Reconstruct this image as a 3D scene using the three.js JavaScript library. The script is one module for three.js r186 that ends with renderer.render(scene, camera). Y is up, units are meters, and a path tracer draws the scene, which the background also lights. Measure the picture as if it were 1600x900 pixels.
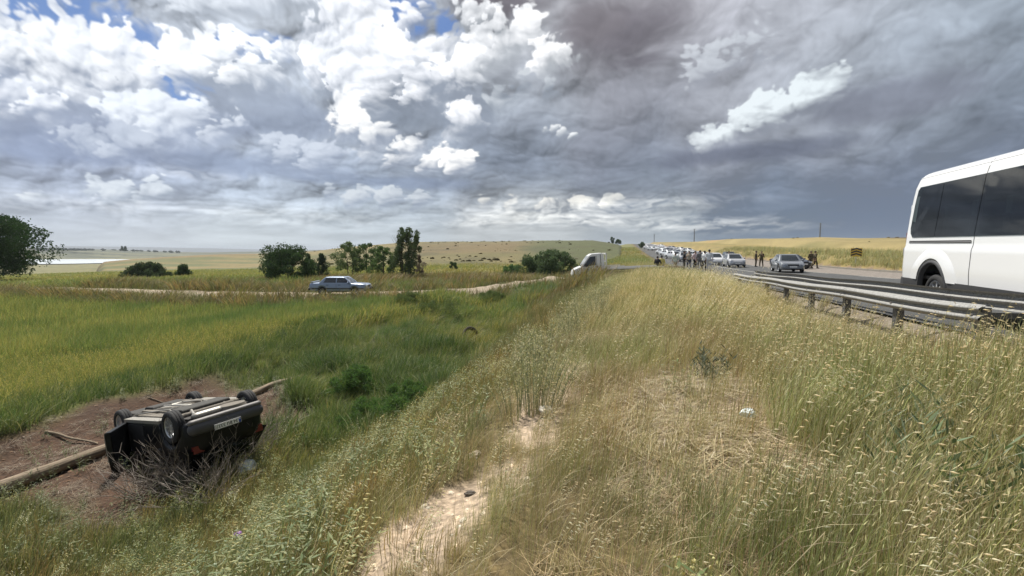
import * as THREE from 'three';
import { mergeGeometries, mergeVertices } from 'three/addons/utils/BufferGeometryUtils.js';
import { MarchingCubes } from 'three/addons/objects/MarchingCubes.js';

// ---------------------------------------------------------------- camera, sky, sun, exposure
const EYE = 1.22, PITCH = Math.atan(60 / 700);
const scene = new THREE.Scene();
const camera = new THREE.PerspectiveCamera((2 * Math.atan(450 / 700) * 180) / Math.PI, 16 / 9, 0.05, 20000);
camera.position.set(0, EYE, 0);
camera.rotation.set(-PITCH, 0, 0);
scene.add(camera);
const renderer = new THREE.WebGLRenderer({ antialias: true });
renderer.toneMapping = THREE.LinearToneMapping;
renderer.toneMappingExposure = 1.4;
renderer.shadowMap.enabled = true;
scene.environmentIntensity = 1.0;
const SUN_DIR = new THREE.Vector3(-0.24, 0.82, -0.46).normalize();
const sun = new THREE.DirectionalLight(new THREE.Color(1, 0.95, 0.86), 5.0);
sun.name = 'sun';
sun.position.copy(SUN_DIR).multiplyScalar(120);
sun.castShadow = true; sun.shadow.radius = 9;
sun.shadow.mapSize.set(4096, 4096);
Object.assign(sun.shadow.camera, { left: -70, right: 70, top: 70, bottom: -70, near: 1, far: 400 });
scene.add(sun, sun.target);
scene.fog = new THREE.FogExp2(new THREE.Color(0.62, 0.68, 0.76), 0.00012);

// ---------------------------------------------------------------- helpers: seeded random, noise
function rng(seed) { let a = seed >>> 0; return () => { a = (a + 0x6d2b79f5) | 0; let t = Math.imul(a ^ (a >>> 15), 1 | a); t = (t + Math.imul(t ^ (t >>> 7), 61 | t)) ^ t; return ((t ^ (t >>> 14)) >>> 0) / 4294967296; }; }
const PERM = new Uint8Array(512), GX = new Float32Array(256), GY = new Float32Array(256);
{ const r = rng(77), p = [...Array(256).keys()]; for (let i = 255; i > 0; i--) { const j = Math.floor(r() * (i + 1)); [p[i], p[j]] = [p[j], p[i]]; }
  for (let i = 0; i < 512; i++) PERM[i] = p[i & 255];
  for (let i = 0; i < 256; i++) { const a = r() * Math.PI * 2; GX[i] = Math.cos(a); GY[i] = Math.sin(a); } }
function noise(x, y) {
  const xi = Math.floor(x), yi = Math.floor(y), fx = x - xi, fy = y - yi, X = xi & 255, Y = yi & 255;
  const u = fx * fx * fx * (fx * (fx * 6 - 15) + 10), v = fy * fy * fy * (fy * (fy * 6 - 15) + 10);
  const a = PERM[X + PERM[Y]], b = PERM[X + 1 + PERM[Y]], c = PERM[X + PERM[Y + 1]], d = PERM[X + 1 + PERM[Y + 1]];
  const n0 = GX[a] * fx + GY[a] * fy, n1 = GX[b] * (fx - 1) + GY[b] * fy, n2 = GX[c] * fx + GY[c] * (fy - 1), n3 = GX[d] * (fx - 1) + GY[d] * (fy - 1);
  return 1.5 * (n0 + u * (n1 - n0) + v * (n2 + u * (n3 - n2) - n0 - u * (n1 - n0)));
}
function fbm(x, y, o = 4) { let s = 0, a = 0.5; for (let i = 0; i < o; i++) { s += a * noise(x, y); x = x * 2.03 + 13.7; y = y * 2.03 - 7.3; a *= 0.5; } return s; }
function billow(x, y, o = 4) { let s = 0, a = 0.5; for (let i = 0; i < o; i++) { s += a * (1 - 2 * Math.abs(noise(x, y))); x = x * 2.07 + 5.1; y = y * 2.07 + 9.2; a *= 0.5; } return s; }
const clamp = (x, a = 0, b = 1) => Math.min(b, Math.max(a, x));
const sst = (a, b, x) => { const t = clamp((x - a) / (b - a)); return t * t * (3 - 2 * t); };
const mix = (a, b, t) => a + (b - a) * t;
const s2l = (c) => { c /= 255; return c <= 0.04045 ? c / 12.92 : Math.pow((c + 0.055) / 1.055, 2.4); };
const L3 = (r, g, b) => [s2l(r), s2l(g), s2l(b)];

// ---------------------------------------------------------------- the sky: air and broken cumulus, brighter to the west, a storm to the east
const WPX = new Float32Array(65536), WPY = new Float32Array(65536);
{ const r = rng(901); for (let i = 0; i < 65536; i++) { WPX[i] = 0.08 + 0.84 * r(); WPY[i] = 0.08 + 0.84 * r(); } }
function puff(x, y) {                                            // rounded bumps, one per cell: 1 on a bump's crown, 0 in the creases
  const xi = Math.floor(x), yi = Math.floor(y); let d = 9;
  for (let j = -1; j <= 1; j++) for (let i = -1; i <= 1; i++) { const c = (((xi + i) & 255) << 8) | ((yi + j) & 255), dx = xi + i + WPX[c] - x, dy = yi + j + WPY[c] - y, q = dx * dx + dy * dy; if (q < d) d = q; }
  return 1 - Math.min(1, d * 1.25);
}
function puffs(x, y, o = 3) { let s = 0, a = 0.55, n = 0; for (let i = 0; i < o; i++) { s += a * puff(x, y); n += a; x = x * 2.13 + 4.7; y = y * 2.13 + 8.9; a *= 0.5; } return s / n; }
const SKY_GAIN = 0.785;                                            // the tones above are as exposed in the photograph
const skyTone = (() => {
  const cp = Math.cos(PITCH), sp = Math.sin(PITCH);
  const toAE = (u, v) => { const x = (u - 800) / 700, y = (450 - v) / 700, Y = y * cp - sp, Z = cp + y * sp; return [Math.atan2(x, Z), Math.atan2(Y, Math.hypot(x, Z))]; };
  // typical cloud tone by direction, surveyed every ten degrees or so
  const US = [0, 200, 400, 600, 800, 1000, 1200, 1400, 1600], VS = [0, 65, 130, 195, 260, 325, 372];
  const T = [
    [[186,192,202],[188,194,203],[206,210,215],[192,199,208],[140,138,144],[158,156,161],[190,191,200],[180,184,193],[152,160,170]],
    [[178,184,194],[184,189,197],[182,188,197],[174,182,193],[190,194,200],[124,121,128],[192,191,200],[178,181,191],[146,154,166]],
    [[160,168,183],[172,179,191],[180,186,195],[158,166,176],[158,166,177],[146,148,157],[160,162,171],[147,150,161],[126,134,148]],
    [[156,164,186],[156,166,188],[168,176,189],[160,169,183],[126,136,151],[134,140,153],[150,152,161],[122,126,139],[106,112,128]],
    [[146,157,180],[138,149,174],[156,167,185],[146,157,175],[106,118,137],[110,120,138],[106,112,128],[97,105,123],[92,99,116]],
    [[182,190,200],[194,201,209],[192,201,209],[176,186,196],[166,172,178],[136,144,155],[97,109,128],[88,100,121],[86,96,116]],
    [[214,220,224],[212,219,224],[208,216,220],[198,207,212],[200,205,206],[176,183,188],[106,121,138],[84,98,120],[84,96,118]],
  ];
  const nodes = [];
  VS.forEach((v, j) => US.forEach((u, i) => { const [a, e] = toAE(u, v), s = j < 2 ? 0.16 : j < 4 ? 0.13 : 0.1; nodes.push([a, e, i === 0 || i === 8 ? s * 1.1 : s, L3(...T[j][i])]); }));
  const gaps = [[[-20,-22],[50,10],22],[[50,10],[110,36],24],[[110,36],[190,62],22],[[190,62],[250,90],20],[[250,90],[266,126],20],[[262,122],[286,146],13],[[330,66],[440,76],9],[[618,8],[640,34],17],[[696,42],[712,58],9],[[240,148],[256,152],7]]
    .map(([p, q, w]) => [...toAE(...p), ...toAE(...q), w / 400]);
  const H1 = (list, lit, dark, soft, keep = 0.35) => { const P = list.map(([u, v, r]) => { const [a, e] = toAE(u, v); return [a, e, r / 700 * Math.cos(e) * Math.cos(a * 0.7)]; });
    const lo = [9, 9], hi = [-9, -9]; for (const [a, e, R] of P) { lo[0] = Math.min(lo[0], a - R * 1.8 - 0.05); hi[0] = Math.max(hi[0], a + R * 1.8 + 0.05); lo[1] = Math.min(lo[1], e - R - 0.06); hi[1] = Math.max(hi[1], e + R + 0.06); }
    return { puffs: P, lo, hi, lit: L3(...lit), dark: L3(...dark), soft: soft / 900, keep }; };
  const heads = [
    H1([[440,6,34],[520,0,34],[360,16,28],[300,-4,30]], [232,235,239], [188,194,203], 60),
    H1([[10,95,60],[75,70,30],[120,84,34],[160,92,38],[200,106,30],[228,134,24],[150,150,65],[50,160,80]], [250,250,250], [163,171,186], 44),
    H1([[-6,140,38],[30,160,34],[66,180,20]], [243,244,247], [163,171,187], 24),
    H1([[296,98,28],[334,90,25],[378,82,22],[416,86,21],[452,102,32],[350,124,48],[402,142,42],[306,128,28]], [252,252,252], [164,172,185], 28),
    H1([[520,75,45],[585,55,40],[560,110,60],[640,48,24],[665,22,22],[690,95,42],[620,150,70],[690,160,48],[715,200,30]], [250,250,252], [148,156,169], 40),
    H1([[740,50,40],[770,90,44],[730,20,24],[815,75,34],[855,108,30]], [253,253,254], [180,185,191], 40),
    H1([[205,190,24],[245,192,30],[290,206,34],[330,190,34],[370,208,28]], [236,239,243], [162,171,189], 30),
    H1([[555,205,22],[600,222,28],[645,238,26],[690,252,22],[722,264,15],[540,188,18]], [252,250,246], [158,166,181], 28),
    H1([[1198,176,22],[1174,194,18],[1150,208,16],[1118,222,14],[1230,182,26],[1090,232,10],[1262,166,26],[1290,148,24]], [224,227,230], [136,139,150], 34, 0.1),
    H1([[120,222,20],[160,230,24],[200,240,18]], [196,202,213], [160,169,187], 26, 0.1),
    H1([[430,230,22],[470,242,26],[510,250,20]], [200,206,216], [152,162,180], 26, 0.1),
    H1([[820,140,26],[860,150,24],[790,160,22]], [196,201,207], [140,149,161], 30, 0.1),
    H1([[520,308,14],[560,312,16],[610,316,14],[660,318,15]], [204,209,214], [150,160,176], 18, 0.1),
    H1([[150,300,12],[190,304,14],[240,306,12],[60,310,14]], [216,221,226], [176,185,197], 18, 0.1),
    H1([[760,320,12],[800,322,14],[850,324,13],[905,322,12],[960,318,12]], [212,211,207], [150,158,168], 18, 0.1),
    H1([[851,204,8],[866,202,9],[880,207,8],[896,213,5]], [234,236,238], [160,168,178], 12),
    H1([[1150,104,16],[1185,96,20],[1110,124,22],[1222,92,18]], [196,198,205], [156,158,168], 34, 0),
  ];
  const darks = [[[790,2],[80,28],[108,102,109]],[[985,56],[105,50],[104,100,108]],[[925,36],[60,34],[120,116,122]],[[1000,96],[60,16],[114,111,120]],[[1370,160],[110,26],[122,124,137]],[[1170,238],[130,18],[104,108,124]],[[640,95],[70,30],[158,166,176]],[[640,160],[115,50],[138,147,160]],[[730,190],[50,60],[140,149,163]],[[110,185],[150,36],[158,167,186]],[[160,235],[220,20],[148,159,182]],[[450,190],[110,36],[150,160,178]],[[420,262],[160,20],[150,161,181]],[[640,285],[140,14],[134,146,167]],[[180,110],[60,30],[160,168,180]],[[380,150],[70,26],[160,168,182]]].map(([c, s, col]) => [...toAE(...c), s[0] / 700 * 0.85, s[1] / 700 * 0.85, L3(...col)]);
  const glow = [[[600,235],[80,24],0.1],[[850,330],[110,13],0.4],[[1000,318],[100,11],0.34],[[1120,352],[90,10],0.45],[[930,345],[110,9],0.36],[[760,345],[90,9],0.2],[[500,345],[160,9],0.1],[[300,272],[70,6],0.15],[[90,315],[100,9],0.12],[[800,312],[60,8],0.16],[[430,330],[120,10],0.08]].map(([c, s, k]) => [...toAE(...c), s[0] / 700, s[1] / 700, k]);
  const blueTop = L3(92, 124, 182), blueLow = L3(132, 160, 205);
  return (az, el, out) => {
    const ce = Math.cos(el), ye = el + 0.36 * (1 - Math.exp(-el / 0.12));
    const aw = Math.min(Math.abs(az), 1.3), nx = az * (1 + 0.3 * aw * aw) * 5.4 * Math.max(ce, 0.45), ny = ye * (1 + 0.12 * aw * aw) * 7.0;
    const wx = fbm(nx * 0.9 + 3.1, ny * 0.9 + 1.7, 4), wy = fbm(nx * 0.9 - 8.3, ny * 0.9 + 4.4, 4);
    const px = nx * 1.35 + wx * 0.42, py = ny * 1.3 + wy * 0.42;
    const B = puffs(px, py, 5), B1 = puffs(px - 0.04, py + 0.1, 5), B2 = puffs(px - 0.16, py + 0.42, 2);
    const mid = fbm(nx * 1.1 + 20, ny * 1.5, 4), wisp = fbm(nx * 5 + 4 * wx, ny * 5 + 4 * wy, 4);
    const rel = clamp((B - B1) * 1.7 + (B - B2) * 0.65, -0.8, 0.8);
    const hz = sst(0, 0.14, el), qa = az + wx * 0.07 + 0.02 * (B - 0.5), qe = el + (wy * 0.045 + 0.016 * (B - 0.5) + wisp * 0.006) * hz;
    let r = 0, g = 0, b = 0, ws = 1e-9;
    if (Math.abs(az) < 1.75) for (const [a, e, s, c] of nodes) { const d2 = ((qa - a) ** 2 * 0.8 + (qe - e) ** 2) / (s * s); if (d2 < 10) { const w = Math.exp(-d2 * 1.5); r += w * c[0]; g += w * c[1]; b += w * c[2]; ws += w; } }
    { const away = 0.0012 + 0.02 * sst(1.0, 1.6, Math.abs(az)) + 0.02 * sst(0.75, 1.1, el), t = sst(-0.9, 0.9, Math.sin(az - 0.35)), k = 0.92 + 0.35 * mid;
      r += away * k * mix(0.5, 0.2, t); g += away * k * mix(0.54, 0.22, t); b += away * k * mix(0.6, 0.27, t); ws += away; }
    r /= ws; g /= ws; b /= ws;
    const sh = mix(1.2, 0.35, sst(-0.1, 0.3, az)) * hz;                // west: sunlit relief, east: soft
    const low = (1 - sst(0.03, 0.2, el)) * fbm(az * 8 + wx, el * 62, 4);
    const m = Math.max(0.4, 1 + sh * (0.8 * rel + 0.26 * mid + 0.1 * wisp) + (1 - sh) * hz * (0.28 * rel + 0.6 * mid + 0.16 * wisp) + 0.26 * low);
    r *= m; g *= m; b *= m;
    for (const [a, e, sa, se, c] of darks) { const d = Math.hypot((az - a) / sa, (el - e) / se); if (d > 1.8) continue; const k = 0.8 * (1 - sst(0.3, 1.25, d + 0.7 * wx - 0.3 * (B - 0.5) + 0.2 * wisp)); if (k > 0) { const v = 1 + 0.3 * mid + 0.2 * rel; r = mix(r, c[0] * v, k); g = mix(g, c[1] * v, k); b = mix(b, c[2] * v, k); } }
    // gaps of blue air, behind the heads
    let gap = 0;
    if (Math.abs(az) < 1.3) for (const [a0, e0, a1, e1, w] of gaps) { const va = a1 - a0, ve = e1 - e0, t = clamp(((az - a0) * va + (el - e0) * ve) / (va * va + ve * ve)), d = Math.hypot((az - a0 - va * t) * ce, el - e0 - ve * t) / w; if (d < 2.5) gap = Math.max(gap, 1 - sst(0.5, 1.25, d + 0.8 * wx - 0.7 * wisp + 0.5 * (B - 0.4))); }
    if (Math.abs(az) > 1.05 || el > 0.7) gap = Math.max(gap, sst(0.05, 0.2, mid + 0.3 * wisp - 0.12) * sst(1.05, 1.3, Math.max(Math.abs(az), el * 1.45)) * sst(0.3, -0.3, Math.sin(az - 0.35) * 0.6));
    if (gap > 0) { const k = gap * 0.95, t = sst(0.1, 0.7, el); r = mix(r, mix(blueLow[0], blueTop[0], t), k); g = mix(g, mix(blueLow[1], blueTop[1], t), k); b = mix(b, mix(blueLow[2], blueTop[2], t), k); }
    if (Math.abs(az) < 1.3 && el > 0.05) for (const h of heads) {
      if (az < h.lo[0] || az > h.hi[0] || el < h.lo[1] || el > h.hi[1]) continue;
      const sc = h.soft, rough = sc * (1.3 * (B - 0.55) + 1.5 * wx + 0.7 * wisp + 0.6 * (puff(nx * 9, ny * 8) - 0.5)), jit = 0.5 * wx + 0.5 * (B - 0.55) + 0.25 * wisp;
      let al = 0, top = -9;
      for (const [a, e, R] of h.puffs) {
        const da = (az - a) * ce, de = el - e, d = R - Math.hypot(da, de) + rough;
        if (d <= 0) continue;
        const t = (0.92 * de - 0.38 * da) / R + jit;
        al = Math.max(al, sst(0, sc * 0.25, d) * sst(-0.75, 0.35, t)); top = Math.max(top, t);
      }
      if (al <= 0.01) continue;
      const lit = clamp(sst(-0.15, 0.95, top) * 0.85 + 1.05 * rel, 0, 1.05);
      al *= mix(0.75, 1, lit);
      const v = 1 + 0.25 * mid + 0.1 * wisp;
      r = mix(r, mix(h.dark[0] * v, h.lit[0] * 1.06, lit), al); g = mix(g, mix(h.dark[1] * v, h.lit[1] * 1.06, lit), al); b = mix(b, mix(h.dark[2] * v, h.lit[2] * 1.06, lit), al);
    }
    let gl = 0; for (const [a, e, sa, se, k] of glow) { const d = ((az - a) / sa) ** 2 + ((el - e) / se) ** 2; if (d < 6) gl += k * Math.exp(-d) * clamp(0.5 + 1.8 * low + 1.2 * wisp + 0.7 * rel, 0, 1.6); }
    { const w = sst(0.3, -0.5, az) * hz; r *= 1 - 0.035 * w; b *= 1 + 0.045 * w; const q = sst(0.0, 0.6, az) * sst(0.6, 0.3, el); r *= 1 - 0.05 * q; g *= 1 + 0.01 * q; b *= 1 + 0.03 * q; }
    out[0] = Math.max(0.02, r + gl) * SKY_GAIN; out[1] = Math.max(0.02, g + gl * 0.96) * SKY_GAIN; out[2] = Math.max(0.02, b + gl * 0.86) * SKY_GAIN;
  };
})();
function makeSky() {
  const W = 4096, H = 2048, data = new Float32Array(W * H * 4), c = [0, 0, 0];
  const azOf = (col) => { let az = ((col + 0.5) / W - 0.5) * 2 * Math.PI + Math.PI / 2; return az > Math.PI ? az - 2 * Math.PI : az; }, elOf = (row) => ((row + 0.5) / H - 0.5) * Math.PI;
  const put = (row, col) => { const i = (row * W + col) * 4; data[i] = c[0]; data[i + 1] = c[1]; data[i + 2] = c[2]; data[i + 3] = 1; };
  for (let row = H / 2; row < H; row += 4) for (let col = 0; col < W; col += 4) {     // in full detail ahead, four times coarser behind and overhead
    const far = Math.abs(azOf(col)) > 1.15 || elOf(row) > 0.85;
    if (far) { skyTone(azOf(col + 1.5), elOf(row + 1.5), c); for (let j = 0; j < 4; j++) for (let i = 0; i < 4; i++) put(row + j, col + i); }
    else for (let j = 0; j < 4; j++) for (let i = 0; i < 4; i++) { skyTone(azOf(col + i), elOf(row + j), c); put(row + j, col + i); }
  }
  for (let row = 0; row < H / 2; row++) for (let col = 0; col < W; col++) { const j = ((H / 2) * W + col) * 4; c[0] = data[j] * 0.9; c[1] = data[j + 1] * 0.9; c[2] = data[j + 2] * 0.9; put(row, col); }
  const t = new THREE.DataTexture(data, W, H, THREE.RGBAFormat, THREE.FloatType);
  t.mapping = THREE.EquirectangularReflectionMapping; t.magFilter = t.minFilter = THREE.LinearFilter; t.needsUpdate = true;
  return t;
}
scene.background = scene.environment = makeSky();
// ---------------------------------------------------------------- naming and placing
const taken = {};
function numbered(n) { const k = (taken[n] = (taken[n] ?? -1) + 1); return k ? n + '_' + String(k).padStart(3, '0') : n; }
function tag(o, label, category, group, kind) { const u = o.userData; if (label) u.label = label; if (category) u.category = category; if (group) u.group = group; if (kind) u.kind = kind; return o; }
function shadows(o) { o.traverse((c) => { if (c.isMesh) { c.castShadow = true; c.receiveShadow = true; } }); return o; }
function mesh(name, geo, mat, parent = scene, top) { const m = new THREE.Mesh(geo, mat); m.name = parent === scene ? numbered(name) : name; m.castShadow = m.receiveShadow = true; parent.add(m); return m; }
function thing(name, label, category, pos = [0, 0, 0], turn = 0, group) { const o = new THREE.Group(); o.name = numbered(name); o.position.set(...pos); o.rotation.y = turn; scene.add(o); return tag(o, label, category, group); }
function copyOf(src, pos, turn, label) { const c = src.clone(); c.name = numbered(src.name.replace(/_\d{3}$/, '')); c.position.set(...pos); c.rotation.y = turn; c.userData = { ...src.userData, label: label ?? src.userData.label }; scene.add(c); return c; }
const std = (r, g, b, rough = 0.8, more = {}) => new THREE.MeshStandardMaterial({ color: new THREE.Color().setRGB(r, g, b), roughness: rough, ...more });
const phys = (r, g, b, rough, more = {}) => new THREE.MeshPhysicalMaterial({ color: new THREE.Color().setRGB(r, g, b), roughness: rough, ...more });

// ---------------------------------------------------------------- the lie of the land. The road runs along +t, its offsets to the right are L
const YAW = Math.atan((180 * Math.cos(PITCH)) / 700), SY = Math.sin(YAW), CY = Math.cos(YAW);
const Lof = (x, z) => x * CY + z * SY, Tof = (x, z) => x * SY - z * CY;
const XZ = (L, t) => [L * CY + t * SY, L * SY - t * CY];
const softp = (x, w) => (x > 8 * w ? x : x < -8 * w ? 0 : w * Math.log1p(Math.exp(x / w)));
const roadY = (t) => -0.022 * (softp(t - 8, 4) - softp(t - 46, 8)) + 0.021 * softp(t - 85, 18) - 0.045 * softp(t - 500, 25);
const lin = (x, pts) => { if (x <= pts[0][0]) return pts[0][1]; for (let i = 1; i < pts.length; i++) if (x <= pts[i][0]) { const [a, p] = pts[i - 1], [b, q] = pts[i]; return mix(p, q, (x - a) / (b - a)); } return pts[pts.length - 1][1]; };
const PROFILE = [[-0.7, -0.44], [0, -0.4], [3.4, -0.38], [4.3, -0.3], [5.0, -0.06], [5.2, -0.05], [21, -0.05], [21.6, 0.05], [22.4, 0.3], [24.6, 1.2], [28, 1.4], [60, 1.6]];
function landY(x, z) {
  const L = Lof(x, z), t = Tof(x, z), r = Math.hypot(x, z), az = Math.atan2(x, -z), back = Math.abs(az) > 2 ? 1 : 0;
  const ry = roadY(t);
  let y;
  if (L > -0.7) y = ry + lin(L, PROFILE);
  else {
    const side = sst(60, 140, t), nearF = -3.75 + 1.55 * sst(10, 36, t) + (L < -13.6 ? 0.4 * sst(-13.6, -15.4, L) * sst(30, 12, t) : 0);
    const slope = mix(-0.034, 0, sst(-0.55, -0.08, back ? -1 : az));
    let far = -2.2 + slope * softp(r - 62, 8); if (far < -24) far = -24 - (1 - Math.exp((far + 24) / 4)) * 2.5;
    let floor = mix(nearF, far, sst(38, 70, r)); if (side > 0) floor = mix(floor, Math.max(far, ry - 1.6), side * sst(-120, -20, L));
    const toe = -6.9 - 8 * Math.exp(-(((t - 37) / 5) ** 2)), k = clamp((L - toe) / (-0.7 - toe)), s = mix(k, k * k * (3 - 2 * k), 0.6);
    y = mix(floor, ry - 0.44, s);
  }
  const rough = L > 4.6 && L < 21.2 ? 0 : 1;
  if (rough && r < 90) y += 0.1 * fbm(x * 0.45, z * 0.45, 3) * sst(4.4, 3.4, L < 10 ? L : 0) + 0.035 * fbm(x * 2.1 + 9, z * 2.1, 3) * (L < 4.3 ? 1 : 0.4);
  if (rough && r > 60) y += sst(60, 200, r) * 0.9 * fbm(x * 0.012 + 3, z * 0.012, 3);
  if (L > -3 && L < 4.4 && t > 6 && t < 40) y += 0.44 * Math.exp(-(((L - 1.0) / 1.5) ** 2)) * sst(8, 15, t) * sst(36, 26, t);
  if (L < -4 && t > 8 && t < 45) y += 0.95 * fbm(x * 0.24 + 5, z * 0.24, 3) * sst(9, 15, t) * sst(45, 36, t) * sst(-4, -7, L) * sst(-17, -13, L);
  // the worn track along the crest, a shallow scour with a small step on its uphill side
  const wl = L + 1.2 + 0.35 * Math.sin(t * 0.9 + 0.6) ; if (Math.abs(wl) < 1 && t < 9) y -= 0.13 * sst(0.75, 0.15, Math.abs(wl)) * sst(8, 5, t);
  return y;
}
// what grows or lies where: weights used for the colour of the ground and for sowing
function regions(x, z) {
  const L = Lof(x, z), t = Tof(x, z), r = Math.hypot(x, z);
  const n1 = fbm(x * 0.5, z * 0.5, 3), n2 = fbm(x * 0.16 + 40, z * 0.16, 3), n3 = fbm(x * 1.4 + 7, z * 1.4, 3);
  const g = { L, t, r, n1, n2, n3 };
  g.soil = sst(-15.6 + 0.7 * n1, -14.6 + 0.9 * n1, L) * sst(-8.3 + 1.2 * n1, -9.6 + 1.2 * n1, L) * sst(14 + 2 * n1, 11.8 + 2 * n1, t + 0.9 * Math.max(0, L + 11.5)) * sst(4.6, 6.4, t + 1.6 * n1 + 0.12 * (L + 10));
  const rill = Math.abs(L + 1.2 + 0.35 * Math.sin(t * 0.9 + 0.6) + 0.35 * n3);
  g.bare = Math.max(sst(0.5, 0.18, rill) * sst(6.6, 5.0, t) * sst(0.6, 1.5, t) * sst(-0.2, 0.12, n3 + 0.2 + 0.22 * Math.sin(t * 2.6 + 0.5)), 0);
  g.tramp = sst(0.9, 0.35, Math.hypot((L - 0.7) / 1.25, (t - 4.4 - 0.3 * n1) / 3.2) + 0.3 * n1);
  g.dry = sst(-3.4 + 1.3 * n1, -0.7 + 0.9 * n1, L);
  g.field = sst(-14.4, -15.4, L + 0.8 * n1) * sst(34, 30, t - 0.12 * (L + 15) + n1);
  return g;
}
const PAL = { straw: L3(176, 156, 104), thatch: L3(132, 116, 78), green: L3(98, 106, 52), soil: L3(92, 66, 46), bare: L3(208, 188, 166), field: L3(112, 120, 52), tan: L3(170, 150, 100), shoulder: L3(158, 148, 134) };
const lerp3 = (a, b, k) => [mix(a[0], b[0], k), mix(a[1], b[1], k), mix(a[2], b[2], k)];
function landColor(x, z) {
  const g = regions(x, z), az = Math.atan2(x, -z);
  let c = lerp3(PAL.green, PAL.thatch, g.dry);
  c = lerp3(c, PAL.field, g.field * 0.7);
  c = lerp3(c, PAL.straw, g.tramp * 0.7);
  c = lerp3(c, PAL.soil, g.soil);
  c = lerp3(c, PAL.bare, g.bare);
  if (g.L > 3.2 && g.L < 5.5 && g.t < 60) c = lerp3(c, PAL.shoulder, sst(3.2, 3.9, g.L + 0.4 * g.n3));
  if (g.L > 20 && g.L < 22.2) c = lerp3(c, L3(150, 128, 112), 0.8);
  if (g.L >= 22) c = lerp3(L3(150, 142, 88), L3(186, 164, 104), clamp(0.5 + g.n2));
  if (g.r > 38) {
    // fields of the plain, in parcels
    const p = fbm(x * 0.006 + 2, z * 0.02 + 5, 3), q = fbm(x * 0.03, z * 0.09, 3);
    let f = lerp3(L3(118, 126, 66), L3(140, 140, 82), clamp(0.5 + p * 1.2 + 0.6 * q));
    if (g.r > 330) f = lerp3(f, L3(146, 142, 92), sst(-0.2, 0.15, p + 0.25 * sst(330, 700, g.r)));
    if (az > -0.28 && az < 0.12 && g.r > 62 && g.r < 95) f = lerp3(f, L3(168, 164, 84), sst(62, 68, g.r) * sst(95, 88, g.r) * sst(-0.28, -0.2, az));
    if (g.L < 4) c = lerp3(c, f, sst(38, 70, g.r));
    if (g.L > 27) c = lerp3(c, lerp3(L3(178, 160, 96), L3(140, 136, 78), clamp(0.5 + 1.2 * p + q)), sst(27, 34, g.L));
  }
  const v = 1 + 0.35 * g.n3 + 0.25 * g.n1;
  return [c[0] * v * 0.95, c[1] * v * 0.95, c[2] * v * 0.95];
}
function noiseTex(size, seed, fn, colour) {
  const d = new Uint8Array(size * size * 4);
  for (let j = 0; j < size; j++) for (let i = 0; i < size; i++) { const c = fn(i / size, j / size); for (let k = 0; k < 3; k++) d[(j * size + i) * 4 + k] = clamp(c[k]) * 255; d[(j * size + i) * 4 + 3] = 255; }
  const t = new THREE.DataTexture(d, size, size, THREE.RGBAFormat); t.wrapS = t.wrapT = THREE.RepeatWrapping; t.magFilter = THREE.LinearFilter; t.minFilter = THREE.LinearMipmapLinearFilter; t.generateMipmaps = true; if (colour) t.colorSpace = THREE.SRGBColorSpace; t.needsUpdate = true; return t;
}
// tileable noise: four shifted copies blended
const tile = (f) => (u, v) => { const a = f(u, v), b = f(u - 1, v), c = f(u, v - 1), d = f(u - 1, v - 1), s = u * u * (3 - 2 * u), w = v * v * (3 - 2 * v); return mix(mix(a, b, s), mix(c, d, s), w); };
const grit = tile((u, v) => 0.5 + 0.5 * fbm(u * 22, v * 22, 5)), clod = tile((u, v) => 0.55 * puff(u * 14 + 3, v * 14) + 0.45 * puff(u * 37, v * 37 + 5));
const gritMap = noiseTex(512, 1, (u, v) => { const g = 0.72 + 0.7 * (grit(u, v) - 0.5) + 0.18 * (clod(u, v) - 0.5); return [g, g * 0.985, g * 0.96]; }, true);
const gritBump = noiseTex(512, 2, (u, v) => { const g = 0.5 * grit(u, v) + 0.5 * clod(u, v); return [g, g, g]; });
function polarSheet(azs, radii, yOf, colOf) {
  const nA = azs.length, nR = radii.length, pos = new Float32Array(nA * nR * 3), col = new Float32Array(nA * nR * 3), uv = new Float32Array(nA * nR * 2), idx = [];
  for (let j = 0; j < nR; j++) for (let i = 0; i < nA; i++) {
    const k = j * nA + i, x = Math.sin(azs[i]) * radii[j], z = -Math.cos(azs[i]) * radii[j], c = colOf(x, z, azs[i], radii[j]);
    pos.set([x, yOf(x, z, azs[i], radii[j]), z], k * 3); col.set(c, k * 3); uv.set([x / 1.6, z / 1.6], k * 2);
    if (i && j) idx.push(k - nA - 1, k - nA, k, k - nA - 1, k, k - 1);
  }
  const g = new THREE.BufferGeometry(); g.setAttribute('position', new THREE.BufferAttribute(pos, 3)); g.setAttribute('color', new THREE.BufferAttribute(col, 3)); g.setAttribute('uv', new THREE.BufferAttribute(uv, 2)); g.setIndex(idx); g.computeVertexNormals(); return g;
}
const landMat = new THREE.MeshStandardMaterial({ vertexColors: true, map: gritMap, bumpMap: gritBump, bumpScale: 0.05, roughness: 0.96 });
{
  const azs = []; for (let a = -180; a < -64; a += 2) azs.push(a); for (let a = -64; a < 64; a += 0.19) azs.push(a); for (let a = 64; a <= 180.01; a += 2) azs.push(Math.min(a, 180));
  const radii = []; for (let r = 0.25; r < 40; r *= 1.021) radii.push(r); for (let r = 40; r < 14000; r *= 1.036) radii.push(r);
  const g = mesh('ground', polarSheet(azs.map((a) => a * Math.PI / 180), radii, landY, landColor), landMat);
  tag(g, 'rolling open ground with grassy slope and bare soil strip', null, null, 'structure');
}
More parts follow.
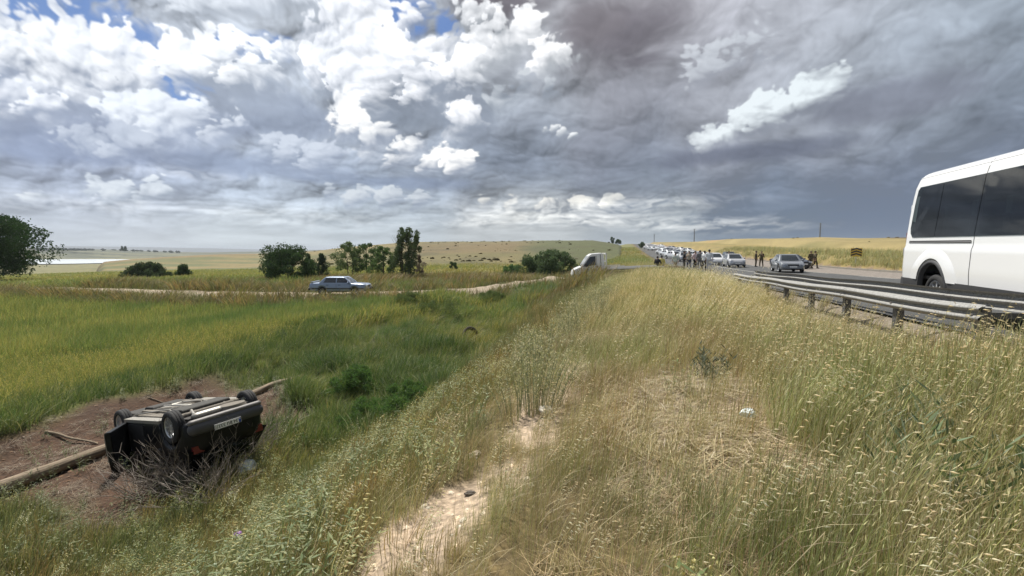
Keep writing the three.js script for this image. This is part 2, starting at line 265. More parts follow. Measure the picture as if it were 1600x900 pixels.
// ---------------------------------------------------------------- hills, as ridges over the plain (azimuth by the tangent of the direction, crest by its height over the eye)
function ridge(name, label, crest, r0, r1, r2, colOf, opt = {}) {
  const [u0, u1] = [crest[0][0], crest[crest.length - 1][0]], azs = [], radii = [], nA = Math.round((u1 - u0) / (opt.step ?? 3));
  for (let i = 0; i <= nA; i++) azs.push(Math.atan((mix(u0, u1, i / nA) - 800) / 700));
  for (let j = 0; j <= 56; j++) radii.push(r0 * Math.pow(r2 / r0, j / 56));
  const yOf = (x, z, az, r) => {
    const u = 800 + 700 * Math.tan(az), top = EYE + (390 - lin(u, crest)) / 700 * r1 * Math.cos(az), xc = Math.sin(az) * r1, zc = -Math.cos(az) * r1;
    const base = landY(x, z), k = r < r1 ? (r - r0) / (r1 - r0) : 1 - 0.75 * (r - r1) / (r2 - r1), s = r < r1 ? mix(Math.sin(clamp(k) * Math.PI / 2), k * k * (3 - 2 * k), opt.bow ?? 0.6) : k;
    let side = sst(u0, u0 + (opt.fade ?? 60), u) * sst(u1, u1 - (opt.fade ?? 60), u); if (opt.mask) side *= opt.mask(x, z);
    const und = (opt.und ?? 0.012) * r1 * 0.3 * fbm(x * 6 / r1 + 3, z * 6 / r1, 4) * k * (1 - 0.6 * k);
    return mix(base - 0.02 * r1 * (1 - side) - 0.4, mix(base - 0.4, top, s) + und, s > 0 ? sst(0, 0.5, side) * clamp(side + 0.25) : 0) ;
  };
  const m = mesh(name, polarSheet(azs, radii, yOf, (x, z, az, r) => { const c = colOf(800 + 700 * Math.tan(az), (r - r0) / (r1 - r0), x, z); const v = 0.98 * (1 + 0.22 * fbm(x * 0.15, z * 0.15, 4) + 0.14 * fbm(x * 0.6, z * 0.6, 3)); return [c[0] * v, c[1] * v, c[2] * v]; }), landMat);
  return tag(m, label, null, null, 'structure');
}
const blends = (u, k, list) => { let c = list[0][2]; for (const [du, dk, col] of list) { c = lerp3(c, col, clamp(du(u, k)) * clamp(dk ?? 1)); } return c; };
ridge('hill', 'broad brown and olive hill behind the trees', [[430, 398], [480, 394], [520, 389], [560, 384.5], [640, 379], [700, 378], [800, 378], [880, 377], [925, 377], [955, 381], [985, 388]], 74, 380, 640, (u, k, x, z) => {
  const n = fbm(x * 0.02, z * 0.02, 3), f = fbm(x * 0.05 + 9, z * 0.05, 4), e = u + 40 * n;
  let c = lerp3(L3(112, 116, 60), L3(136, 126, 78), sst(-0.3, 0.3, n + 0.2));
  c = lerp3(c, L3(128, 108, 70), 0.7 * sst(0.12, 0.3, k) * sst(0.75, 0.5, k + 0.3 * n) * sst(600, 660, e) * sst(850, 800, e));
  c = lerp3(c, L3(92, 100, 52), sst(800, 850, e) * sst(0.95, 0.6, k + 0.2 * n));
  c = lerp3(c, L3(150, 136, 86), sst(0.55, 0.75, k + 0.25 * n) * sst(680, 600, e));
  c = lerp3(c, L3(104, 108, 60), sst(0.78, 0.9, k + 0.15 * n) * sst(600, 700, e) * 0.7);
  c = lerp3(c, L3(196, 172, 116), sst(0.82, 0.95, k + 0.1 * n) * sst(885, 910, u) * sst(965, 945, u));
  return lerp3(c, L3(84, 82, 46), 0.5 * sst(0.08, 0.3, f));
}, { fade: 26 });
ridge('hill', 'low tan ridge left of the trees', [[130, 412], [200, 405], [260, 401], [330, 398], [420, 396], [500, 392], [560, 388], [620, 394]], 360, 620, 900, (u, k, x, z) => { const n = fbm(x * 0.008, z * 0.03, 3); return lerp3(lerp3(L3(158, 142, 90), L3(116, 122, 70), sst(-0.2, 0.15, n)), L3(150, 130, 84), sst(0.7, 0.9, k)); }, { fade: 50 });
ridge('hill', 'far olive ridge beyond the pale lake', [[-60, 389], [80, 388], [180, 390], [260, 393], [330, 394.5], [400, 393], [480, 391], [560, 390], [640, 392]], 1950, 2700, 3800, (u, k, x, z) => { const n = fbm(x * 0.004, z * 0.012, 3); return lerp3(L3(134, 134, 96), L3(98, 104, 76), sst(-0.1, 0.15, n + 0.3 * k)); }, { fade: 60 });
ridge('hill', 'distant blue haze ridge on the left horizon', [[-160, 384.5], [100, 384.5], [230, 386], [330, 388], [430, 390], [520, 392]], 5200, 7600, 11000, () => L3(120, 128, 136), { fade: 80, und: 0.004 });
ridge('hill', 'golden grain hill across the road', [[960, 392], [1000, 384], [1040, 379], [1100, 379], [1200, 379], [1280, 377.5], [1340, 378.5], [1440, 377], [1600, 375], [1900, 372]], 44, 460, 760, (u, k, x, z) => {
  const n = fbm(x * 0.012, z * 0.02, 3), n2 = fbm(x * 0.05, z * 0.05, 3), e = u + 50 * n;
  let c = lerp3(L3(184, 168, 114), L3(166, 152, 98), clamp(0.5 + n2 * 2));
  c = lerp3(c, L3(118, 122, 66), sst(0.03, 0.1, k + 0.05 * n) * sst(0.3, 0.16, k + 0.16 * n) * sst(1040, 1100, e) * sst(1330, 1240, e));
  c = lerp3(c, L3(110, 92, 58), sst(0.36, 0.42, k - (1420 - u) * 0.0011 + 0.08 * n) * sst(1270, 1320, u));
  c = lerp3(c, L3(122, 118, 66), sst(0.8, 0.9, k + 0.1 * n) * sst(1180, 1300, e));
  return lerp3(c, L3(206, 166, 112), sst(0.5, 0.6, k + 0.2 * n) * sst(0.9, 0.75, k) * sst(1080, 1130, e) * sst(1300, 1240, e) * 0.8);
}, { fade: 40, bow: 0.2, mask: (x, z) => sst(27, 66, Lof(x, z)) });
// ---------------------------------------------------------------- lake, dirt track
{
  const s = new THREE.Shape(); const P = [[-190, 408], [-60, 411.5], [60, 412], [140, 411], [190, 409], [226, 405.6], [190, 404.6], [120, 404.4], [60, 404.6], [-60, 404.6], [-190, 404.4]];
  // shore given by directions, at the level of the water
  const Y = -25.2, pt = ([u, v]) => { const d = (EYE - Y) / ((v - 389.6) / 700); return [(u - 800) / 700 * d, d]; };
  const V = P.map(pt).map(([x, d]) => new THREE.Vector2(x, d)); s.setFromPoints(new THREE.SplineCurve([...V, V[0]]).getPoints(90));
  const g = new THREE.ShapeGeometry(s); g.rotateX(-Math.PI / 2); g.translate(0, -25.1, 0);
  tag(mesh('lake', g, phys(0.7, 0.74, 0.75, 0.2, { ior: 1.33 })), 'pale narrow lake in the plain at the left', null, null, 'structure');
}
// ---------------------------------------------------------------- the highway and the dirt track
function strip(name, Ls, ts, yOf, mat, opt = {}) {
  const pos = [], uv = [], idx = [], n = Ls.length;
  ts.forEach((t, j) => Ls.forEach((L, i) => { const [x, z] = XZ(L, t); pos.push(x, yOf(L, t), z); uv.push(L / 2, t / 2); if (i && j) { const k = j * n + i; idx.push(k - n - 1, k - n, k, k - n - 1, k, k - 1); } }));
  const g = new THREE.BufferGeometry(); g.setAttribute('position', new THREE.Float32BufferAttribute(pos, 3)); g.setAttribute('uv', new THREE.Float32BufferAttribute(uv, 2)); g.setIndex(idx); g.computeVertexNormals();
  const m = mesh(name, g, mat); return opt.label ? tag(m, opt.label, null, null, 'structure') : m;
}
const tarTex = noiseTex(512, 5, (() => { const f = tile((u, v) => fbm(u * 60, v * 60, 4)), c = tile((u, v) => fbm(u * 5, v * 9, 4)); return (u, v) => { const k = 0.8 + 0.5 * f(u, v) + 0.3 * c(u, v); return [k, k, k]; }; })(), true);
const tarBump = noiseTex(256, 6, (() => { const f = tile((u, v) => 0.5 + fbm(u * 50, v * 50, 3)); return (u, v) => { const k = f(u, v); return [k, k, k]; }; })());
const tarMat = new THREE.MeshStandardMaterial({ color: new THREE.Color().setRGB(0.085, 0.088, 0.09), map: tarTex, bumpMap: tarBump, bumpScale: 0.006, roughness: 0.85 });
const oldTar = new THREE.MeshStandardMaterial({ color: new THREE.Color().setRGB(0.3, 0.26, 0.225), map: tarTex, bumpMap: tarBump, bumpScale: 0.006, roughness: 0.92 });
const TS = []; for (let t = -40; t < 60; t += 1.5) TS.push(t); for (let t = 60; t <= 620; t += 5) TS.push(t);
strip('highway', [5.1, 7, 10.1, 13, 15.1], TS, (L, t) => roadY(t), tarMat, { label: 'dark asphalt highway running over the hill' });
strip('road_shoulder', [15.1, 17, 19, 21], TS, (L, t) => roadY(t) - 0.002, oldTar, { label: 'pale worn shoulder on the far side of the highway' });
const paint = new THREE.MeshStandardMaterial({ color: new THREE.Color().setRGB(0.62, 0.61, 0.57), map: tarTex, roughness: 0.7 });
strip('road_marking', [10.05, 10.2], TS, (L, t) => roadY(t) + 0.006, paint, { label: 'white solid edge line nearest the guardrail' });
for (let t = -6; t < 200; t += 9) strip('road_marking', [14.8, 14.95], [t, t + 1.5, t + 3, t + 4.4], (L, q) => roadY(q) + 0.006, paint, { label: 'white dash of the broken line on the far side' });
{ // low kerb at the foot of the bank
  const k = thing('kerb', 'low pale concrete kerb at the foot of the far grass bank', 'kerb'), conc = std(0.42, 0.4, 0.36, 0.9, { map: gritMap });
  const block = new THREE.BoxGeometry(0.22, 0.2, 1.96);
  for (let t = 20; t < 90; t += 2) { const [x, z] = XZ(21.1, t); const m = mesh('kerb_stone', block, conc, k); m.position.set(x, roadY(t) + 0.06, z); m.rotation.y = -YAW; }
}
const TRACK = new THREE.SplineCurve([[-70, 46], [-45, 41], [-27, 36.8], [-19, 35.3], [-13, 35], [-8, 35.4], [-3, 36.5], [2, 38], [6, 38.4], [10, 37.4], [14, 35.6]].map(([x, d]) => new THREE.Vector2(x, d)));
const TRACKP = TRACK.getSpacedPoints(160);
function trackDist(x, z) { let m = 99; if (z > -28 || z < -50) return m; for (const p of TRACKP) m = Math.min(m, Math.hypot(p.x - x, p.y + z)); return m; }
{
  const pos = [], uv = [], idx = [], n = 7;
  TRACKP.forEach((p, j) => { const q = TRACKP[Math.min(j + 1, 160)], o = TRACKP[Math.max(j - 1, 0)], dx = q.x - o.x, dy = q.y - o.y, l = Math.hypot(dx, dy);
    for (let i = 0; i < n; i++) { const w = (i / (n - 1) - 0.5) * (3.6 + 0.7 * noise(j * 0.3, i < 3 ? 1 : 8)), x = p.x - dy / l * w, z = -(p.y + dx / l * w); pos.push(x, landY(x, z) + (i === 0 || i === n - 1 ? -0.1 : 0.09 - 0.03 * (i === 2 || i === 4)), z); uv.push(x / 2, z / 2); if (i && j) { const k = j * n + i; idx.push(k - n - 1, k, k - n, k - n - 1, k - 1, k); } } });
  const g = new THREE.BufferGeometry(); g.setAttribute('position', new THREE.Float32BufferAttribute(pos, 3)); g.setAttribute('uv', new THREE.Float32BufferAttribute(uv, 2)); g.setIndex(idx); g.computeVertexNormals();
  tag(mesh('dirt_track', g, std(0.5, 0.42, 0.32, 0.95, { map: gritMap, bumpMap: gritBump, bumpScale: 0.04 })), 'pale dirt track crossing the field below the trees', null, null, 'structure');
}
// ---------------------------------------------------------------- double-sided steel guardrail, sinking towards its far end
const zinc = phys(0.44, 0.45, 0.455, 0.55, { metalness: 0.15, map: gritMap }), zincDark = phys(0.2, 0.205, 0.215, 0.62, { metalness: 0.3, map: gritMap }), bolt = phys(0.35, 0.33, 0.31, 0.5, { metalness: 0.6 });
const railTop = (t) => 0.47 - 0.022 * (t - 8.9) + 0.012 * Math.sin(t * 1.3);
{
  const G = thing('guardrail', 'galvanised steel guardrail with short posts beside the white minibus', 'guardrail');
  const W = [[0, 0.0], [0.012, -0.012], [0.05, -0.03], [0.075, -0.055], [0.075, -0.08], [0.05, -0.105], [0.008, -0.13], [0.008, -0.155], [0.05, -0.18], [0.075, -0.205], [0.075, -0.23], [0.05, -0.255], [0.012, -0.273], [0, -0.285]];
  const beam = (L0, side, t0, t1) => {
    const pos = [], idx = [], n = W.length, ts = []; for (let k = 0; k <= 12; k++) ts.push(mix(t0, t1, k / 12));
    for (const th of [0, 0.004]) ts.forEach((t) => W.forEach(([o, y]) => { const [x, z] = XZ(L0 + side * (o - th), t); pos.push(x, railTop(t) + y * 0.84 + (side > 0 ? 0.13 : 0), z); }));
    const N = n * ts.length;
    for (let j = 1; j < ts.length; j++) for (let i = 1; i < n; i++) { const k = j * n + i; idx.push(k - n - 1, k - n, k, k - n - 1, k, k - 1, N + k - n - 1, N + k, N + k - n, N + k - n - 1, N + k - 1, N + k); }
    const g = new THREE.BufferGeometry(); g.setAttribute('position', new THREE.Float32BufferAttribute(pos, 3)); g.setIndex(idx); g.setAttribute('uv', new THREE.Float32BufferAttribute(pos.flatMap((_, i) => i % 3 === 0 ? [pos[i + 2] * 1.5, pos[i + 1] * 1.5] : []), 2)); g.computeVertexNormals(); return g;
  };
  const nearT = [7.1, 10.8, 14.5, 18.2, 20.6], farT = [2.6, 5.3, 9.0, 12.7, 16.4, 20.2];
  for (let i = 0; i < 4; i++) mesh('rail_beam', beam(4.44 - (i % 2) * 0.006, -1, nearT[i] - 0.12, nearT[i + 1] + 0.12), zinc, G);
  for (let i = 0; i < 5; i++) mesh('rail_beam', beam(5.06 + (i % 2) * 0.006, 1, farT[i] - 0.12, farT[i + 1] + 0.12), zinc, G);
  const cs = new THREE.Shape([[-0.05, -0.06], [0.05, -0.06], [0.05, -0.05], [-0.038, -0.05], [-0.038, 0.05], [0.05, 0.05], [0.05, 0.06], [-0.05, 0.06]].map((p) => new THREE.Vector2(...p)));
  const postG = new THREE.ExtrudeGeometry(cs, { depth: 1.35, bevelEnabled: true, bevelSize: 0.003, bevelThickness: 0.003, bevelSegments: 1 }); postG.rotateX(-Math.PI / 2); postG.translate(0, -1.35, 0); postG.rotateY(-YAW);
  const arm = new THREE.BoxGeometry(0.58, 0.08, 0.05), boltG = new THREE.CylinderGeometry(0.014, 0.016, 0.02, 8); boltG.rotateZ(Math.PI / 2); arm.rotateY(-YAW); boltG.rotateY(-YAW);
  for (let t = 7.12; t < 20.2; t += 1.85) {
    const [x, z] = XZ(4.5, t), y = railTop(t), [ax, az] = XZ(4.75, t), [bx, bz] = XZ(4.36, t);
    mesh('post', postG, zincDark, G).position.set(x, y - 0.04, z);
    mesh('spacer', arm, zincDark, G).position.set(ax, y - 0.14, az);
    mesh('bolt', boltG, bolt, G).position.set(bx + 0.02, y - 0.142, bz);
  }
}
// ---------------------------------------------------------------- signs on the far bank, masts on the skyline
{
  const blackP = std(0.03, 0.03, 0.032, 0.6), yel = std(0.62, 0.42, 0.05, 0.5), white = std(0.8, 0.8, 0.78, 0.5), red = std(0.6, 0.04, 0.04, 0.5), steel = std(0.4, 0.41, 0.42, 0.5);
  const board = (name, label, L, t, w, h, y0, faceM, barM, up) => {
    const [x, z] = XZ(L, t), g = thing(name, label, 'road sign', [x, landY(x, z) - 0.05, z], Math.atan2(-x, -z));
    const yb = y0 - (landY(x, z) - 0.05);
    const f = new THREE.BoxGeometry(w, h, 0.03); f.translate(0, yb + h / 2, 0.03); mesh('board', f, faceM, g);
    const n = up ? 3 : 2;
    for (let k = 0; k < n; k++) { // chevron bars
      const s = new THREE.Shape(), c = w * 0.46, th = h * (up ? 0.17 : 0.2), yy = up ? h * (0.05 + 0.31 * k) : 0, xx = up ? 0 : w * (-0.42 + 0.46 * k);
      if (up) { s.moveTo(-c, yy); s.lineTo(0, yy + h * 0.2); s.lineTo(c, yy); s.lineTo(c, yy + th); s.lineTo(0, yy + h * 0.2 + th); s.lineTo(-c, yy + th); }
      else { s.moveTo(xx + w * 0.3, h * 0.04); s.lineTo(xx, h * 0.5); s.lineTo(xx + w * 0.3, h * 0.96); s.lineTo(xx + w * 0.3 + th, h * 0.96); s.lineTo(xx + th, h * 0.5); s.lineTo(xx + w * 0.3 + th, h * 0.04); }
      const b = new THREE.ExtrudeGeometry(s, { depth: 0.006, bevelEnabled: false }); b.translate(0, yb + 0.004, 0.046); mesh('chevron', b, barM, g);
    }
    const p = new THREE.CylinderGeometry(0.03, 0.03, yb + h * 0.8, 10); p.translate(0, (yb + h * 0.8) / 2, 0); mesh('post', p, steel, g);
  };
  board('road_sign', 'small yellow and black chevron sign standing on the far bank', 22.6, 53, 0.95, 0.85, 0.52, yel, blackP, true);
  board('road_sign', 'white and red chevron board beside the rear of the minibus', 22.6, 43.9, 1.0, 0.62, 0.75, white, red, false);
  const mastM = std(0.22, 0.23, 0.25, 0.6);
  const mast = (u, vTop, vBase, d, label) => {
    const x = (u - 800) / 700 * d, y0 = EYE + (390 - vBase) / 700 * d, h = (vBase - vTop) / 700 * d, w = h * 0.06, parts = [], rod = (a, b, r) => { const A = new THREE.Vector3(...a), B = new THREE.Vector3(...b), l = A.distanceTo(B), g = new THREE.CylinderGeometry(r, r, l, 5); g.rotateX(Math.PI / 2); const m = new THREE.Matrix4().lookAt(A, B, new THREE.Vector3(0.3, 1, 0.2)); g.applyMatrix4(m); g.translate((A.x + B.x) / 2, (A.y + B.y) / 2, (A.z + B.z) / 2); return g; };
    const g = thing('mast', label, 'mast', [x, y0 - 3, -d]), C = [[-1, -1], [1, -1], [1, 1], [-1, 1]].map(([a, b]) => [a * w / 2, b * w / 2]), leg = [], lat = [], N = 9;
    for (const [a, b] of C) leg.push(rod([a, 0, b], [a * 0.3, h + 3, b * 0.3], h * 0.009));
    for (let k = 0; k < N; k++) for (let i = 0; i < 4; i++) { const s = (q) => 1 - 0.7 * q / N, A = C[i], B = C[(i + 1) % 4], y = (q) => 3 + h * q / N * 0.98; lat.push(rod([A[0] * s(k), y(k), A[1] * s(k)], [B[0] * s(k + 1), y(k + 1), B[1] * s(k + 1)], h * 0.005)); lat.push(rod([B[0] * s(k), y(k), B[1] * s(k)], [A[0] * s(k + 1), y(k + 1), A[1] * s(k + 1)], h * 0.005)); }
    mesh('frame', mergeGeometries(leg), mastM, g); mesh('bracing', mergeGeometries(lat), mastM, g);
    for (const q of [0.7, 0.83, 0.96]) mesh('cross_arm', rod([-h * 0.11, 3 + h * q, 0], [h * 0.11, 3 + h * q, 0], h * 0.008), mastM, g);
  };
  mast(1278, 349, 377.5, 470, 'tall lattice mast standing against the dark storm cloud');
  mast(1083, 358, 378, 520, 'lattice mast on the skyline behind the walking people');
  mast(1021, 366, 380.5, 560, 'shortest lattice mast, above the far end of the highway');
}
// ---------------------------------------------------------------- vehicles. Local axes: +x to the front, y up, z to the side
const G3 = (pos, idx, uvs) => { const g = new THREE.BufferGeometry(); g.setAttribute('position', new THREE.Float32BufferAttribute(pos, 3)); if (idx) g.setIndex(idx); g.setAttribute('uv', new THREE.Float32BufferAttribute(uvs ?? pos.flatMap((_, i) => i % 3 === 0 ? [pos[i] / 2, pos[i + 1] / 2] : []), 2)); g.computeVertexNormals(); return g; };
function rings(list, capA = true, capB = true) {                    // closed rings of equally many points joined into a skin
  const n = list[0].length, pos = list.flat(2), idx = [];
  for (let j = 1; j < list.length; j++) for (let i = 0; i < n; i++) { const a = (j - 1) * n + i, b = (j - 1) * n + (i + 1) % n, c = j * n + i, d = j * n + (i + 1) % n; idx.push(a, c, b, b, c, d); }
  const cap = (j, flip) => { const c = [0, 1, 2].map((k) => list[j].reduce((s, p) => s + p[k], 0) / n), o = pos.length / 3; pos.push(...c); list[j].forEach((p) => pos.push(...p)); for (let i = 0; i < n; i++) { const a = o + 1 + i, b = o + 1 + (i + 1) % n; flip ? idx.push(o, b, a) : idx.push(o, a, b); } };
  if (capA) cap(0, false); if (capB) cap(list.length - 1, true);
  return G3(pos, idx);
}
const box = (w, h, d, x = 0, y = 0, z = 0) => { const g = new THREE.BoxGeometry(w, h, d); g.translate(x, y, z); return g; };
function bar(a, b, r, r2 = r, seg = 8) { const A = new THREE.Vector3(...a), B = new THREE.Vector3(...b), l = A.distanceTo(B), g = new THREE.CylinderGeometry(r2, r, l, seg); g.translate(0, l / 2, 0); g.applyQuaternion(new THREE.Quaternion().setFromUnitVectors(new THREE.Vector3(0, 1, 0), B.clone().sub(A).normalize())); g.translate(A.x, A.y, A.z); return g; }
const plain = (g) => { const q = g.index ? g.toNonIndexed() : g; for (const k of Object.keys(q.attributes)) if (!['position', 'normal', 'uv'].includes(k)) q.deleteAttribute(k); return q; };
const joined = (list) => mergeGeometries(list.map(plain));
const V_RUBBER = std(0.022, 0.022, 0.023, 0.85, { bumpMap: tarBump, bumpScale: 0.004 }), V_ALLOY = phys(0.62, 0.63, 0.64, 0.3, { metalness: 0.75 }), V_BLACK = std(0.02, 0.02, 0.022, 0.6), V_GLASS = phys(0.012, 0.016, 0.018, 0.06, { clearcoat: 1 }), V_LAMP = phys(0.75, 0.77, 0.8, 0.1, { clearcoat: 1 }), V_RED = phys(0.13, 0.004, 0.006, 0.35, { clearcoat: 0.3 }), V_PLATE = std(0.78, 0.78, 0.76, 0.5), V_UNDER = std(0.05, 0.047, 0.043, 0.9);
const WHEELS = {};
function wheelGeos(R, wd, spokes) {
  const key = [R, wd, spokes].join(); if (WHEELS[key]) return WHEELS[key];
  const r = R * 0.66, h = wd / 2, prof = [[r, -h * 0.8], [r + 0.02, -h * 0.98], [R * 0.86, -h * 1.02], [R * 0.97, -h * 0.82], [R, -h * 0.6], [R, -h * 0.32], [R - 0.012, -h * 0.28], [R - 0.012, -h * 0.22], [R, -h * 0.18], [R, h * 0.18], [R - 0.012, h * 0.22], [R - 0.012, h * 0.28], [R, h * 0.32], [R, h * 0.6], [R * 0.97, h * 0.82], [R * 0.86, h * 1.02], [r + 0.02, h * 0.98], [r, h * 0.8]].map((p) => new THREE.Vector2(...p));
  const tyre = new THREE.LatheGeometry(prof, 40); tyre.rotateX(Math.PI / 2);
  const parts = [], lip = new THREE.LatheGeometry([[r, -h * 0.8], [r, h * 0.78], [r - 0.012, h * 0.8], [r - 0.022, h * 0.7], [r - 0.03, -h * 0.5]].map((p) => new THREE.Vector2(...p)), 36); lip.rotateX(Math.PI / 2); parts.push(lip);
  const hub = new THREE.CylinderGeometry(r * 0.2, r * 0.24, h * 0.5, 14); hub.rotateX(Math.PI / 2); hub.translate(0, 0, h * 0.4); parts.push(hub);
  for (let k = 0; k < spokes; k++) { const a = k / spokes * 6.2832, s = box(r * 0.86, r * 0.13, 0.022, r * 0.53, 0, h * 0.5); s.rotateZ(a); parts.push(s); }
  const disc = new THREE.CylinderGeometry(r * 0.6, r * 0.6, 0.02, 20); disc.rotateX(Math.PI / 2);
  return (WHEELS[key] = { tyre, rim: joined(parts), disc });
}
function addWheel(root, x, y, z, R, wd, spokes, rimM) { const g = wheelGeos(R, wd, spokes), w = mesh('wheel', g.tyre, V_RUBBER, root); w.position.set(x, y, z); if (z < 0) w.rotation.y = Math.PI; mesh('rim', g.rim, rimM, w); mesh('brake_disc', g.disc, V_UNDER, w); return w; }
// a car: lower body as rings along its length, cabin as rings up its height, glass set into the cabin's own surface
function makeCar(root, S, M, opt = {}) {
  const half = S.w / 2, R = S.R, stations = [];
  const xs = []; for (let k = 0; k <= 60; k++) xs.push(mix(S.rear, S.front, k / 60)); for (const wx of S.wheels) for (const e of [-1.16, -1.12, -0.9, -0.5, 0, 0.5, 0.9, 1.12, 1.16]) xs.push(wx + e * R);
  xs.sort((a, b) => a - b);
  for (const x of xs) {
    let yb = lin(x, S.sill), w = half * lin(x, S.plan), yt = lin(x, S.top);
    for (const wx of S.wheels) { const d = Math.abs(x - wx) / (R * 1.14); if (d < 1) yb = Math.max(yb, R * 0.95 + Math.sqrt(1 - d * d) * R * 1.16); }
    yb = Math.min(yb, yt - 0.12);
    const h = yt - yb, rr = Math.min(0.1, h * 0.3), hp = [[w * 0.5, yb], [w - 0.07, yb], [w - 0.012, yb + Math.min(0.05, h * 0.2)], [w, yb + h * 0.42], [w - 0.004, yb + h * 0.52], [w - 0.03, yt - rr], [w - 0.05, yt - rr * 0.35], [w - 0.05 - rr * 0.6, yt], [w * 0.5, yt + (S.crown ?? 0.015)]];
    stations.push([...hp.map(([z, y]) => [x, y, z]), ...hp.slice().reverse().map(([z, y]) => [x, y, -z])]);
  }
  mesh('body', rings(stations), M.paint, root);
  const C = S.cabin, sid = (h) => mix(C.wb, C.wr, h) / 2, fr = (h) => mix(C.f0, C.f1, h) + 0.03 * Math.sin(h * 3.14), re = (h) => mix(C.r0, C.r1, h) - 0.03 * Math.sin(h * 3.14), yy = (h) => mix(C.belt, C.roof, h), lv = [];
  for (const [h, ins] of [[-0.12, 0], [0.2, 0], [0.45, 0], [0.7, 0], [0.88, 0], [0.94, 0.012], [0.98, 0.05], [1.0, 0.13], [1.015, 0.3]]) {
    const f = fr(Math.min(h, 1)) - ins * 1.2, r = re(Math.min(h, 1)) + ins * 1.2, w = sid(Math.min(h, 1)) - ins, q = 0.09 - Math.min(ins, 0.06) * 0.3, ring = [];
    for (const [cx, cz, a0] of [[f - q, w - q, 0], [r + q, w - q, 1], [r + q, -w + q, 2], [f - q, -w + q, 3]]) for (let k = 0; k <= 4; k++) { const a = (a0 + k / 4) * Math.PI / 2; ring.push([cx + Math.cos(a) * q, yy(h), cz + Math.sin(a) * q]); }
    lv.push(ring);
  }
  mesh('cabin', rings(lv.map((r) => r.slice().reverse()), false, true), M.roof ?? M.paint, root);
  const glass = (map) => (pts) => { const s = new THREE.Shape(pts.map((p) => new THREE.Vector2(...p))), g = new THREE.ExtrudeGeometry(s, { depth: 1, bevelEnabled: false, steps: 1 }), p = g.attributes.position; for (let i = 0; i < p.count; i++) { const [x, y, z] = map(p.getX(i), p.getY(i), p.getZ(i)); p.setXYZ(i, x, y, z); } g.computeVertexNormals(); return g; };
  for (const sgn of [1, -1]) {
    const G = glass((x, h, d) => [x, yy(h), sgn * (sid(h) - 0.004 + 0.011 * d)]);
    for (const pts of S.panes) mesh('side_window', G(pts), opt.glass ?? V_GLASS, root);
    if (S.handles) for (const [x, y] of S.handles) mesh('door_handle', box(0.17, 0.03, 0.03, x, y, sgn * (half + 0.002)), M.handle ?? V_BLACK, root);
    if (S.seams) for (const x of S.seams) mesh('door_seam', box(0.008, C.belt - 0.34, 0.006, x, (C.belt + 0.28) / 2, sgn * (half - 0.003)), V_BLACK, root);
    if (S.mirror) { const m = new THREE.SphereGeometry(0.1, 10, 8); m.scale(0.6, 0.7, 1); m.translate(S.mirror, C.belt + 0.07, sgn * (half + 0.06)); mesh('wing_mirror', m, M.paint, root); }
    if (S.strip) mesh('side_strip', box(S.strip[1] - S.strip[0], 0.06, 0.02, (S.strip[0] + S.strip[1]) / 2, S.strip[2], sgn * half), V_BLACK, root);
  }
  const endG = (edge, side) => (z0, z1, h0, h1) => { const pos = [], idx = [], N = 8; for (let j = 0; j <= 4; j++) for (let i = 0; i <= N; i++) { const h = mix(h0, h1, j / 4), z = mix(z0, z1, i / N) * sid(h), bow = -0.05 * (z / sid(h)) ** 2; pos.push(edge(h) + side * (0.012 + bow * 0.6), yy(h) + 0.004, z); if (i && j) { const k = j * (N + 1) + i; idx.push(k - N - 2, k - N - 1, k, k - N - 2, k, k - 1); } } return G3(pos, idx); };
  if (!opt.noScreen) mesh('windscreen', endG(fr, 1)(-0.86, 0.86, 0.06, 0.9), opt.glass ?? V_GLASS, root);
  mesh('rear_window', endG(re, -1)(-0.84, 0.84, 0.12, 0.88), opt.glass ?? V_GLASS, root);
  for (const wx of S.wheels) for (const sgn of [1, -1]) addWheel(root, wx, R, sgn * (half - S.tyre / 2 - 0.015), R, S.tyre, S.spokes ?? 10, M.rim ?? V_ALLOY);
  mesh('underbody', box(S.wheels[1] - S.wheels[0] + 2 * R, 0.3, S.w - 2 * S.tyre - 0.1, (S.wheels[0] + S.wheels[1]) / 2, 0.38, 0), V_UNDER, root);
  for (const [name, m, geo] of S.extra ?? []) mesh(name, geo, m, root);
  return root;
}
const HATCH = { rear: -2.02, front: 2.12, w: 1.78, R: 0.325, tyre: 0.215, wheels: [-1.36, 1.34], sill: [[-2.02, 0.42], [-1.9, 0.3], [-1.0, 0.24], [1, 0.22], [1.95, 0.25], [2.12, 0.36]], plan: [[-2.02, 0.74], [-1.96, 0.88], [-1.8, 0.955], [-1.3, 1], [1.2, 1], [1.7, 0.95], [2.0, 0.82], [2.12, 0.62]], top: [[-2.02, 0.78], [-1.97, 0.92], [-1.88, 0.98], [0.9, 0.96], [1.5, 0.9], [1.95, 0.78], [2.12, 0.58]], cabin: { belt: 0.93, roof: 1.47, wb: 1.66, wr: 1.24, f0: 1.05, f1: 0.12, r0: -1.92, r1: -1.5 },
  panes: [[[-1.62, 0.14], [-1.18, 0.12], [-1.16, 0.84], [-1.42, 0.78]], [[-1.1, 0.12], [-0.25, 0.1], [-0.25, 0.86], [-1.08, 0.85]], [[-0.18, 0.1], [0.82, 0.08], [0.3, 0.72], [0.1, 0.86], [-0.18, 0.86]]], handles: [[-0.85, 0.82], [0.05, 0.82]], seams: [-0.22, 0.85], mirror: 0.72 };
